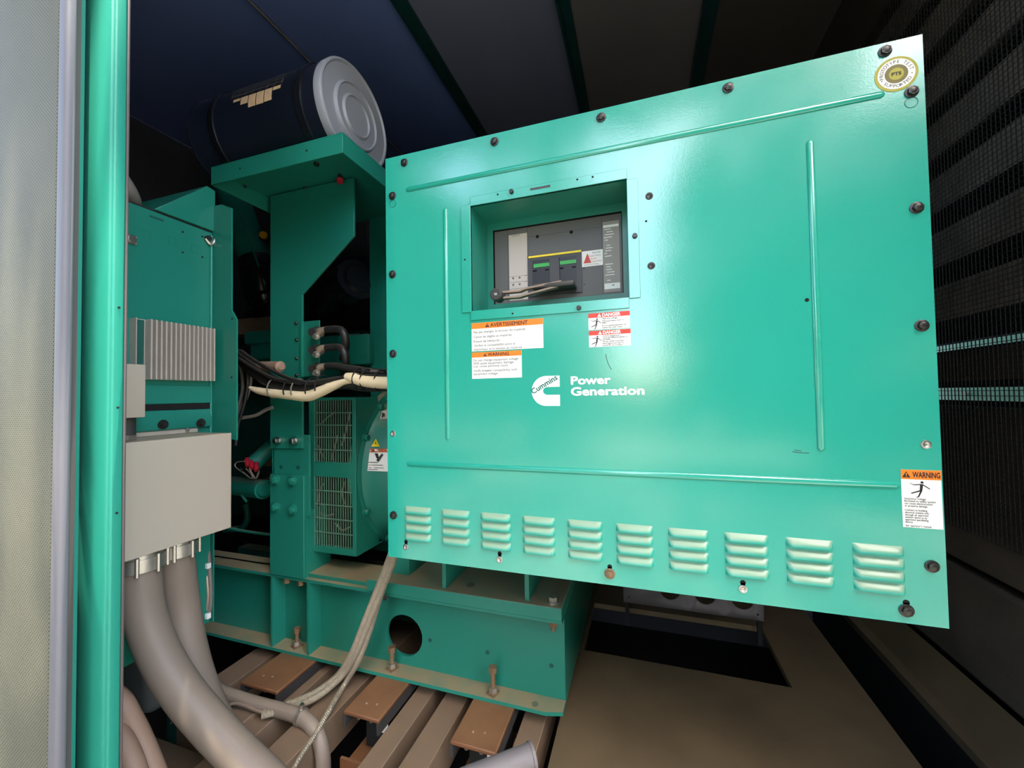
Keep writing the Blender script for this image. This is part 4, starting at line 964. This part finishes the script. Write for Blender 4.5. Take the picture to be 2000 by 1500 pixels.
# starter and solenoid
mb = MB(); A, B = ep(440, 946, 1.22), ep(516, 956, 1.16); mb.cyl(A, B, .036, n=28); d_ = (B-A).normalized(); mb.cyl(B, B+d_*.010, .030, .026, n=28); mb.build('starter_motor', 'engine_green', en)
A, B = ep(496, 905, 1.15), ep(532, 872, 1.20); mb = MB(); mb.cyl(A, B, .030, n=24); mb.build('starter_solenoid', 'engine_green', en)
MB().cyl(A-(B-A).normalized()*.006, A, .031, n=24).build('solenoid_end', 'rubber', en)
ebox('solenoid_bracket', 'tan_gasket', (512, 893), (536, 912), 1.22, .05, .006); ebox('starter_flange', 'tan_gasket', (500, 928), (536, 942), 1.25, .05, .006)
for k, p in enumerate(((483, 903), (491, 908), (500, 912))):
    q = ep(*p, 1.12); MB().tube([q+Vector((-.012, .01, .01)), q, q+Vector((.010, -.004, -.012))], .009, n=12).build('red_boot', 'red_plug', en)
for pts, m in (([(478, 901), (462, 903), (460, 912), (478, 925)], 'lug_metal'), ([(487, 915), (494, 928), (500, 934), (505, 922)], 'lug_metal'), ([(478, 925), (490, 934), (502, 932), (506, 920)], 'wire_grey'), ([(480, 915), (489, 924), (494, 932)], 'lug_metal'), ([(470, 915), (476, 926), (488, 933)], 'wire_black')):
    MB().tube([ep(x, y, 1.11) for x, y in pts], .0022, n=8).build('lead_wire', m, en)
mb = MB(); mb.tube([ep(400, 1020, 1.2), ep(470, 1036, 1.2), ep(540, 1046, 1.2)], .006, n=8); mb.build('fuel_line', 'engine_green', en)
mb = MB(); mb.tube([ep(470, 945, 1.17), ep(472, 965, 1.16), ep(482, 980, 1.16)], .005, n=8); mb.build('starter_lead', 'engine_green', en)
mb = MB(); mb.tube([ep(480, 985, 1.3), ep(484, 1010, 1.3), ep(472, 1030, 1.3), ep(440, 1035, 1.3)], .014, n=10); mb.build('drain_hose', 'dark_green', en)
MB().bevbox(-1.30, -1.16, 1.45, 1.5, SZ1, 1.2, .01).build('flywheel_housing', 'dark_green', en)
# brown pipe stub crossing the column
mb = MB(); A, B = ep(500, 716, 1.02), ep(548, 716, .99); mb.cyl(A, B, .0175, n=24)
d_ = (B-A).normalized(); mb.cyl(B, B+d_*.007, .0175, .010, n=24)
tag(mb.build('pipe_stub', 'hose_tan'), 'short brown rounded pipe end beside the wiring harness', 'pipe')

# ================================================================== power terminals and cables on the column
tb = thing('terminal_bracket', 'narrow green bracket with three cable grommets on the column edge', 'bracket', (-1.04, 1.05, 1.0))
z0, z1 = cp(600, 736)[1], cp(600, 628)[1]; xq = cp(593, 680)[0]; xe = cp(626, 680)[0]
MB().box(xq, xe, YC-.004, YC-.0005, z0, z1).build('bracket_plate', 'green_paint', tb, bevel=.001)
MB().box(xq-.002, xq+.004, YC-.010, YC-.004, z0, z1).build('bracket_edge', 'frame_green', tb)
for y_ in (650, 685, 721):
    q = cp(617, y_, YC-.01); MB().lathe([(YC-.004, .022), (YC-.010, .021), (YC-.018, .014), (YC-.030, .013)], (q[0], 0, q[1]), 'Y', n=22).build('grommet', 'rubber', tb)
names = ['topmost black power cable curling down from its lug', 'middle black power cable curling behind the lowest one', 'lowest black power cable running right behind the breaker box']
for k, y_ in enumerate((650, 685, 721)):
    q = cp(622, y_, 1.01); lug = thing('power_cable', names[k], 'cable', (q[0], 1.01, q[1]), 'power cables on the terminal bracket')
    c0 = Vector((q[0], 1.012, q[1]))
    MB().tube([c0+Vector((-.006, .012, 0)), c0+Vector((.004, 0, .004)), c0+Vector((.020, -.002, .008)), c0+Vector((.045, 0, .008))], [.013, .012, .010, .0095], n=14).build('lug', 'lug_metal', lug)
    MB().cyl(c0+Vector((.000, -.010, -.012)), c0+Vector((.003, -.024, -.016)), .0065, n=6, smooth=False).build('lug_bolt', 'steel', lug)
    MB().cyl(c0+Vector((-.002, -.004, -.011)), c0+Vector((.001, -.012, -.013)), .011, n=14).build('lug_washer', 'zinc_cast', lug)
    if k < 2: pts = [(655, y_-7), (668, y_-4), (675, y_+12), (675, y_+32), (668, y_+50)]; Ys = [1.01, 1.0, 1.0, 1.02, 1.05]
    else: pts = [(655, y_-6), (680, y_-2), (710, y_+3), (735, y_+6), (765, y_+8)]; Ys = [1.01, 1.0, 1.0, 1.01, 1.04]
    MB().tube([c0+Vector((.030, 0, .008))]+[at(x, y, 'Y', Y_) for (x, y), Y_ in zip(pts, Ys)], .0115, n=14).build('cable', 'wire_black', lug)

# wiring harness crossing the column
def hp(x, y, Y=1.0): return at(x, y, 'Y', Y)
hs = thing('wiring_harness', 'thick black wiring harness with cream sleeving across the column', 'wiring harness', (-1.1, 1.0, .9))
bl = [(462, 690), (485, 714), (515, 737), (550, 752), (590, 757), (630, 752), (670, 747), (705, 752), (740, 754), (775, 750)]
MB().tube([hp(x, y, .995) for x, y in bl], [.017, .021, .022, .022, .021, .020, .020, .019, .018, .018], n=18).build('black_trunk', 'wire_black', hs)
cr = [(488, 757), (505, 763), (535, 768), (570, 772), (600, 774), (625, 765), (650, 753), (672, 743), (690, 741)]
MB().tube([hp(x, y, .978) for x, y in cr], [.005, .011, .0135, .0145, .0165, .0165, .015, .014, .012], n=14).build('cream_sleeve', 'cream_sleeve', hs)
cr = [(676, 735), (690, 738), (710, 743), (735, 746), (760, 747), (775, 747)]
MB().tube([hp(x, y, .972) for x, y in cr], [.010, .016, .018, .019, .019, .019], n=14).build('cream_sleeve', 'cream_sleeve', hs)
for pts in ([(470, 685), (500, 706), (540, 728), (575, 742), (610, 748), (650, 742), (690, 734), (740, 735), (775, 734)], [(466, 700), (500, 722), (540, 741), (590, 748)]):
    MB().tube([hp(x, y, .968) for x, y in pts], .006, n=10).build('black_wire', 'wire_black', hs)
for x, y in ((537, 763), (568, 764), (583, 765), (610, 763), (629, 758), (702, 745), (717, 747), (744, 748)):
    q = hp(x, y-5, .988); r_ = (.032, .029) if x < 690 else (.030, .032)
    mb = MB(); mb.tube([(q.x+.004*math.sin(a), q.y-r_[1]*math.cos(a), q.z+r_[0]*math.sin(a)) for a in [k*math.pi/8 for k in range(17)]], .0021, n=6, sub=2)
    mb.build('cable_tie', 'matte_black' if x not in (537, 583) else 'wire_grey', hs)
# loose bundle dropping behind the cabinet
lb = thing('wire_bundle', 'grey and black wires hanging down beside the control cabinet', 'wires', (-1.2, 1.0, .6))
for k, pts in enumerate(([(462, 695), (478, 715), (484, 745), (478, 785), (465, 830), (460, 870)], [(460, 690), (485, 712), (490, 740), (482, 775), (470, 800), (462, 850)], [(465, 700), (472, 730), (474, 760), (466, 800), (463, 840)])):
    MB().tube([hp(x, y, 1.0+.012*k) for x, y in pts], .0055, n=10).build('wire', ['wire_black', 'wire_grey', 'wire_grey'][k], lb)
MB().tube([hp(x, y, 1.02) for x, y in ((462, 818), (480, 815), (500, 811), (520, 800), (532, 796))], .006, n=10).build('wire', 'wire_grey', lb)

# ================================================================== control cabinet (left)
XCf = -1.25
cb = thing('control_cabinet', 'green control cabinet with a ribbed aluminium heat sink', 'cabinet', (-1.4, .75, .2))
zc1 = at(415, 455, 'X', XCf).z; yc1 = .872
zc0 = at(412, 1215, 'Y', yc1).z
MB().box(-1.75, XCf, .48, yc1, zc0, zc1).build('cabinet_body', 'green_paint', cb, bevel=.003)
# far edge flange facing the viewer
def kp(x, y): q = at(x, y, 'Y', yc1-.004); return (q.x, q.z)
a0 = kp(418, 440)[1]; mb = MB()
mb.prism([(XCf-.01, kp(418, 850)[1]), (kp(459, 860)[0], kp(459, 860)[1]), (kp(459, 623)[0], kp(459, 623)[1]), (kp(449, 605)[0], kp(449, 605)[1]), (kp(449, 405)[0], kp(449, 405)[1]), (kp(430, 398)[0], kp(430, 398)[1]), (XCf-.01, kp(430, 398)[1])], 'Y', yc1, yc1+.005)
mb.build('edge_flange', 'green_paint', cb)
mb = MB(); mb.box(XCf-.02, kp(412, 1100)[0]+.0, yc1+.002, yc1+.006, zc0, kp(459, 860)[1]); mb.build('lower_flange', 'green_paint', cb)
MB().cyl((XCf+.002, yc1-.004, zc1-.01), (XCf+.002, yc1-.004, .72), .004, n=8).build('corner_bead', 'frame_green', cb)
for p in ((451, 622), (450, 737)): q = kp(*p); MB().disc((q[0], yc1-.0006, q[1]), .003, n=10, t=.001).build('screw_hole', 'void_black', cb)
# sloped hood on top
P = [at(x, y, 'Y', Y_) for x, y, Y_ in ((300, 386, .70), (418, 374, .80), (431, 379, .86), (431, 442, .86), (424, 443, .84), (308, 398, .70))]
h0 = at(305, 388, 'X', XCf); hA = at(430, 376, 'X', XCf+.01); hB = at(430, 443, 'X', XCf+.01)
mb = MB(); zt1 = hA.z
mb.prism([(.715, zc1+.004), (yc1+.005, zc1+.004), (yc1+.005, zt1), (yc1-.02, zt1+.004)], 'X', -1.70, XCf+.006); mb.build('sloped_hood', 'green_paint', cb, bevel=.002)
mb = MB(); mb.box(-1.70, XCf-.002, .60, yc1, zc1, zc1+.004); mb.build('hood_gasket', 'matte_black', cb)
# pressed marks and holes on the side
def sp_(x, y): q = at(x, y, 'X', XCf); return q
for p in ((357, 453), (395, 462), (357, 493), (395, 502)): q = sp_(*p); MB().cyl((XCf-.001, q.y, q.z), (XCf+.0006, q.y, q.z), .0028, n=10).build('screw_hole', 'void_black', cb)
for p in ((286, 458), (336, 472), (380, 486)):
    q = sp_(*p); mb = MB(); 
    for (a, b, c_, d_) in ((-.009, -.008, -.011, .011), (.008, .009, -.011, .011), (-.009, .009, .010, .011), (-.009, .009, -.011, -.010)): mb.box(XCf, XCf+.0008, q.y+a, q.y+b, q.z+c_, q.z+d_)
    mb.build('knockout', 'engine_green', cb)
q = sp_(306, 426); MB().box(XCf, XCf+.0015, q.y-.016, q.y+.016, q.z-.003, q.z+.002).build('slot', 'dark_green', cb)
q = sp_(253, 467); o = MB().bevbox(XCf, XCf+.004, q.y-.035, q.y+.014, q.z-.012, q.z+.012, .004).build('latch_tab', 'zinc_cast', cb)
MB().cyl((XCf+.004, q.y+.003, q.z), (XCf+.009, q.y+.003, q.z), .009, n=16).build('latch_screw', 'steel', o)
q = sp_(404, 466); mb = MB(); mb.tube([sp_(424, 446)+Vector((.006, 0, 0)), sp_(420, 462)+Vector((.008, 0, 0)), sp_(410, 478)+Vector((.006, 0, 0)), sp_(400, 466)+Vector((.004, 0, 0))], .005, n=8); mb.build('cable_clip', 'zinc_cast', cb)
MB().cyl((XCf, q.y, q.z), (XCf+.012, q.y, q.z), .008, n=16).build('clip_stud', 'black_plastic', cb)
# heat sink
hz1, hz0 = at(330, 630, 'X', XCf+.02).z, at(330, 742, 'X', XCf+.02).z; hy0, hy1 = at(258, 620, 'X', XCf+.01).y, at(413, 640, 'X', XCf+.02).y
hk = MB().box(XCf, XCf+.010, hy0, hy1, hz0, hz1).build('heat_sink', 'aluminium', cb); hk['label'] = 'ribbed aluminium heat sink'
ys = hy0+.030
nf = 15
for k in range(nf):
    y = ys+(hy1-ys)*k/(nf-1); MB().box(XCf+.010, XCf+.034, y-.0022, y+.0018, hz0, hz1).build('fin', 'aluminium', hk)
MB().box(XCf+.010, XCf+.026, hy0, hy0+.002, hz0, hz1).build('fin', 'aluminium', hk)
MB().box(XCf+.0102, XCf+.011, hy0+.004, ys-.004, hz0+.002, hz1-.002).build('sink_base', 'dark_green', hk)
# lower door with bolts
qa, qb = sp_(300, 775), sp_(412, 788)
mb = MB(); mb.box(XCf, XCf+.006, .5, yc1-.004, sp_(413, 790).z+.005, sp_(413, 760).z+.01); mb.build('lower_rail', 'green_paint', cb, bevel=.002)
mb = MB(); mb.box(XCf, XCf+.004, .5, yc1-.004, sp_(413, 797).z-.001, sp_(413, 790).z+.005); mb.build('rail_gap', 'void_black', cb)
mb = MB(); mb.prism([(XCf, sp_(413, 835).z), (XCf+.010, sp_(413, 832).z), (XCf+.014, sp_(413, 815).z), (XCf+.004, sp_(413, 798).z), (XCf, sp_(413, 798).z)], 'Y', .5, yc1-.008); mb.build('lower_door', 'green_paint', cb, bevel=.002)
for p in ((318, 829), (392, 826)):
    q = at(*p, 'X', XCf+.012); mb = MB(); mb.cyl((XCf+.010, q.y, q.z), (XCf+.014, q.y, q.z), .013, n=20); mb.cyl((XCf+.014, q.y, q.z), (XCf+.022, q.y, q.z), .009, .006, n=12); mb.build('bolt', 'dark_bolt', cb)
MB().box(-1.72, -1.68, .56, .60, -.38, zc0).build('leg', 'dark_green', cb); MB().box(-1.32, -1.28, .80, .84, -.38, zc0).build('leg', 'dark_green', cb)
# earth lead clipped to the cabinet's lower edge
ew = thing('earth_lead', 'thin pale lead clipped down the lower cabinet edge', 'wire', (-1.27, .86, .3))
MB().tube([at(x, y, 'Y', yc1-.01) for x, y in ((396, 1060), (399, 1100), (404, 1130), (406, 1165), (402, 1195), (390, 1215), (376, 1232))], .0035, n=8).build('lead', 'lug_metal', ew)
MB().tube([at(x, y, 'Y', yc1-.004) for x, y in ((405, 1060), (409, 1110), (411, 1160), (407, 1200), (388, 1222))], .006, n=8).build('black_sheath', 'wire_grey', ew)
for p in ((402, 1105), (402, 1203)):
    q = at(*p, 'Y', yc1-.012); MB().bevbox(q.x-.014, q.x+.012, q.y-.004, q.y+.008, q.z-.008, q.z+.008, .002).build('clip', 'white_label', ew)

# ================================================================== junction boxes and conduits
XJ = -1.10
jz1, jz0 = at(452, 845, 'X', XJ).z, at(452, 1030, 'X', XJ).z; jy1 = at(452, 940, 'X', XJ).y
jb = thing('junction_box', 'large plain pale grey junction box with two conduits below', 'junction box', (-1.17, .68, jz0))
MB().box(XCf+.0005, XJ-.003, .50, jy1-.002, jz0+.001, jz1-.001).build('box_body', 'box_grey', jb)
MB().box(XJ-.003, XJ, .498, jy1, jz0, jz1).build('cover', 'box_grey', jb, bevel=.0015)
mb = MB(); mb.box(XCf+.0005, XCf+.004, .58, .83, jz1, jz1+.020); mb.build('mounting_tab', 'box_grey', jb)
MB().cyl((XCf+.004, .80, jz1+.009), (XCf+.010, .80, jz1+.009), .006, n=6, smooth=False).build('screw', 'zinc_cast', jb)
sb = thing('junction_box', 'small pale grey box above the large junction box', 'junction box', (-1.17, .56, .85))
s1, s0 = at(285, 712, 'X', -1.13).z, at(285, 815, 'X', -1.13).z; sy = at(285, 760, 'X', -1.13).y
MB().bevbox(-1.215, -1.13, .46, sy, s0, s1, .003).build('box_body', 'box_grey', sb)
for k in (.45, .68):
    z = s0+(s1-s0)*k; MB().bevbox(-1.20, -1.18, sy, sy+.008, z-.008, z+.008, .002).build('hinge_lug', 'box_grey', sb)
q = at(247, 830, 'X', -1.17); MB().cyl((-1.17, q.y, s0), (-1.17, q.y, jz1+.012), .017, n=20).build('coupling', 'rubber', sb)
MB().cyl((-1.17, q.y, jz1+.012), (-1.17, q.y, jz1), .019, n=6, smooth=False).build('coupling_nut', 'zinc_cast', sb)

def conduit(label, p0, pts, r):
    t = thing('flexible_conduit', label, 'conduit', p0, 'grey conduits below the junction box')
    p0 = Vector(p0)
    mb = MB(); mb.cyl(p0, p0-Vector((0, 0, .012)), r*1.12, n=28); mb.cyl(p0-Vector((0, 0, .012)), p0-Vector((0, 0, .042)), r*1.22, n=28)
    for k in range(8):
        a = k*math.pi/4+.2; c_ = p0+Vector((math.cos(a)*r*1.26, math.sin(a)*r*1.26, 0)); mb.cyl(c_-Vector((0, 0, .006)), c_-Vector((0, 0, .048)), .0045, n=8)
    mb.build('fitting', 'zinc_cast', t)
    MB().tube([p0-Vector((0, 0, .03))]+[Vector(p) for p in pts], r, n=24, sub=8).build('hose', 'conduit_grey', t)
c1 = (-1.155, at(275, 1100, 'X', -1.15).y, jz0)
def seq(pix, ys): return [at(x, y, 'Y', Y_) for (x, y), Y_ in zip(pix, ys)]
conduit('nearer grey conduit sweeping from the junction box to the lower centre', c1, seq([(281, 1190), (308, 1270), (352, 1345), (405, 1410), (462, 1470), (530, 1535)], [.645, .655, .67, .69, .71, .74]), .0405)
c2 = (-1.165, at(350, 1075, 'X', -1.15).y, jz0)
conduit('rear grey conduit dropping behind the nearer one', c2, seq([(354, 1170), (368, 1260), (390, 1340), (420, 1410), (450, 1450)], [.745, .75, .76, .77, .79]), .0395)

# tan hoses and the grey tank lower left
tk = thing('storage_tank', 'dark grey rounded tank behind the conduits at lower left', 'tank', (-1.4, .83, .1))
qa = at(289, 1300, 'Y', .80); qb = at(289, 1408, 'Y', .80)
MB().bevbox(-1.75, qa.x, .80, .97, qb.z, zc0-.002, .03, 4).build('tank_body', 'tank_grey', tk)
z_ = at(245, 1240, 'Y', .797).z; MB().box(-1.75, qa.x-.03, .794, .80, z_-.018, z_+.018).build('strap', 'green_paint', tk)
MB().box(-1.70, qa.x-.08, .82, .95, -.38, qb.z).build('tank_plinth', 'matte_black', tk)
for lab_, pix, ys, r in (('upper tan rubber hose curving down at lower left', [(200, 1345), (234, 1368), (258, 1408), (282, 1458), (306, 1520), (318, 1570)], [.62, .62, .63, .64, .64, .65], .0215), ('lower tan rubber hose behind the upper one', [(205, 1410), (232, 1438), (252, 1475), (268, 1520), (280, 1580)], [.60, .60, .60, .60, .60], .021)):
    tag(MB().tube(seq(pix, ys), r, n=18).build('rubber_hose', 'hose_tan'), lab_, 'hose', 'tan hoses at lower left')

# braided cables hanging from the breaker box, floor cable, stub of pipe
b1 = thing('braided_cable', 'braided flat cable hanging from the breaker box and turning along the floor', 'cable', (-.8, 1.0, .05), 'braided cables from the breaker box')
zp = lambda x, y, z: at(x, y, 'Z', z)
for k, off in enumerate((-4.5, 4.5)):
    pix = [(769+off*.6, 1075), (762+off, 1100), (742+off, 1150), (716+off, 1215), (692+off, 1275), (665+off, 1318)]
    P = seq(pix, [.93, .96, .985, .995, 1.005, 1.015])+[zp(625+off*.5, 1352+off*.8, .030), zp(590, 1370+off, .026), zp(552, 1383+off*.8, .024), zp(512, 1395+off*.5, .022)]
    MB().tube(P, .0095, n=12).build('braid_strand', 'braid', b1)
MB().tube([zp(520, 1393, .026), zp(497, 1386, .030), zp(476, 1377, .034), zp(455, 1374, .036), zp(432, 1386, .03), zp(418, 1398, .025)], .004, n=8).build('braid_tail', 'lug_metal', b1)
pix = [(772, 1078), (758, 1120), (738, 1180), (718, 1245), (698, 1295), (672, 1338)]
P = seq(pix, [.955, .985, 1.0, 1.01, 1.015, 1.02])+[zp(640, 1392, .025), zp(612, 1440, .012), zp(590, 1472, .010), zp(566, 1515, .010)]
tag(MB().tube(P, [.0085]*6+[.0075, .006, .0055, .005], n=12).build('braided_cable', 'braid'), 'thinner braided cable dropping straight down over the floor beams', 'cable', 'braided cables from the breaker box')
fc = thing('floor_cable', 'grey cable crossing the floor beams under the braided cable', 'cable', (-1.0, .9, .02))
def zp(x, y, z): return at(x, y, 'Z', z)
MB().tube([zp(385, 1330, .03), zp(440, 1355, .03), zp(500, 1375, .025), zp(550, 1388, .022), zp(590, 1402, .02), zp(618, 1430, .0), zp(630, 1470, -.04), zp(632, 1520, -.10)], .0185, n=16).build('cable', 'conduit_grey', fc)
q = zp(588, 1400, .02); MB().lathe([(q.x-.006, .018), (q.x-.006, .022), (q.x+.006, .022), (q.x+.006, .018)], q, 'X', n=20).build('clamp', 'zinc_cast', fc)
MB().cyl(q+Vector((0, 0, .02)), q+Vector((.004, 0, .036)), .006, n=6, smooth=False).build('clamp_screw', 'steel', fc)
A, B = at(1042, 1476, 'Y', .80), at(880, 1540, 'Y', .70)
mb = MB(); mb.cyl(B, A, .0235, n=28); d_ = (A-B).normalized(); mb.cyl(A-d_*.006, A, .0255, n=28); 
cs = mb.build('conduit_stub', 'plate_grey'); tag(cs, 'cut grey pipe end lying at the bottom edge near the frame corner', 'pipe')

# grey plate with round cut-outs behind the pit
q0, q1 = at(1218, 1175, 'Y', 1.62), at(1493, 1215, 'Y', 1.62); z0 = (q0.z+q1.z)/2; zT = z0+.16
pl = MB(); holes = [at(1308, 1150, 'Y', 1.62).x, at(1377, 1155, 'Y', 1.62).x, at(1450, 1165, 'Y', 1.62).x]; hrad = .036; hz = z0+.068
edges = [q0.x]+[(holes[0]+holes[1])/2, (holes[1]+holes[2])/2]+[q1.x]; n = 32
for k in range(3):
    x0, x1 = edges[k], edges[k+1]; v = []; w_ = []
    for m in range(n):
        a = 2*math.pi*m/n; c_, s_ = math.cos(a), math.sin(a)
        tx = ((x1-holes[k])/c_ if c_ > 1e-6 else ((x0-holes[k])/c_ if c_ < -1e-6 else 1e9)); tz = ((zT-hz)/s_ if s_ > 1e-6 else ((z0-hz)/s_ if s_ < -1e-6 else 1e9)); tt = min(tx, tz)
        v.append((holes[k]+hrad*c_, 1.62, hz+hrad*s_)); w_.append((holes[k]+tt*c_, 1.62, hz+tt*s_))
    corners = [(x1, 1.62, zT), (x0, 1.62, zT), (x0, 1.62, z0), (x1, 1.62, z0)]
    pl.add(v+w_, [(m, (m+1) % n, n+(m+1) % n, n+m) for m in range(n)])
    for cx_, _, cz_ in corners:
        ac_ = math.atan2(cz_-hz, cx_-holes[k]) % (2*math.pi); m = int(ac_/(2*math.pi)*n) % n
        pl.add([w_[m], w_[(m+1) % n], (cx_, 1.62, cz_)], [(0, 1, 2)])
plt = tag(pl.build('gland_plate', 'plate_grey'), 'dim grey plate with three round cut-outs above the floor opening', 'plate')
sm_ = plt.modifiers.new('thickness', 'SOLIDIFY'); sm_.thickness = .004; sm_.offset = 1
for x in (q0.x+.02, q1.x-.02): MB().cyl((x, 1.6195, z0+.022), (x, 1.618, z0+.022), .004, n=10).build('screw', 'dark_bolt', plt)
for x in (q0.x+.005, q1.x-.02): MB().box(x, x+.014, 1.626, 1.64, 0, zT).build('plate_post', 'matte_black', plt)
# hose peeping over the cabinet at far left
mb = MB(); mb.tube([at(225, 330, 'Y', .70), at(245, 360, 'Y', .70), at(258, 385, 'Y', .72), at(262, 400, 'Y', .74)], .018, n=16)
tag(mb.build('coolant_hose', 'wire_grey'), 'short dark hose end peeping above the cabinet beside the door post', 'hose')
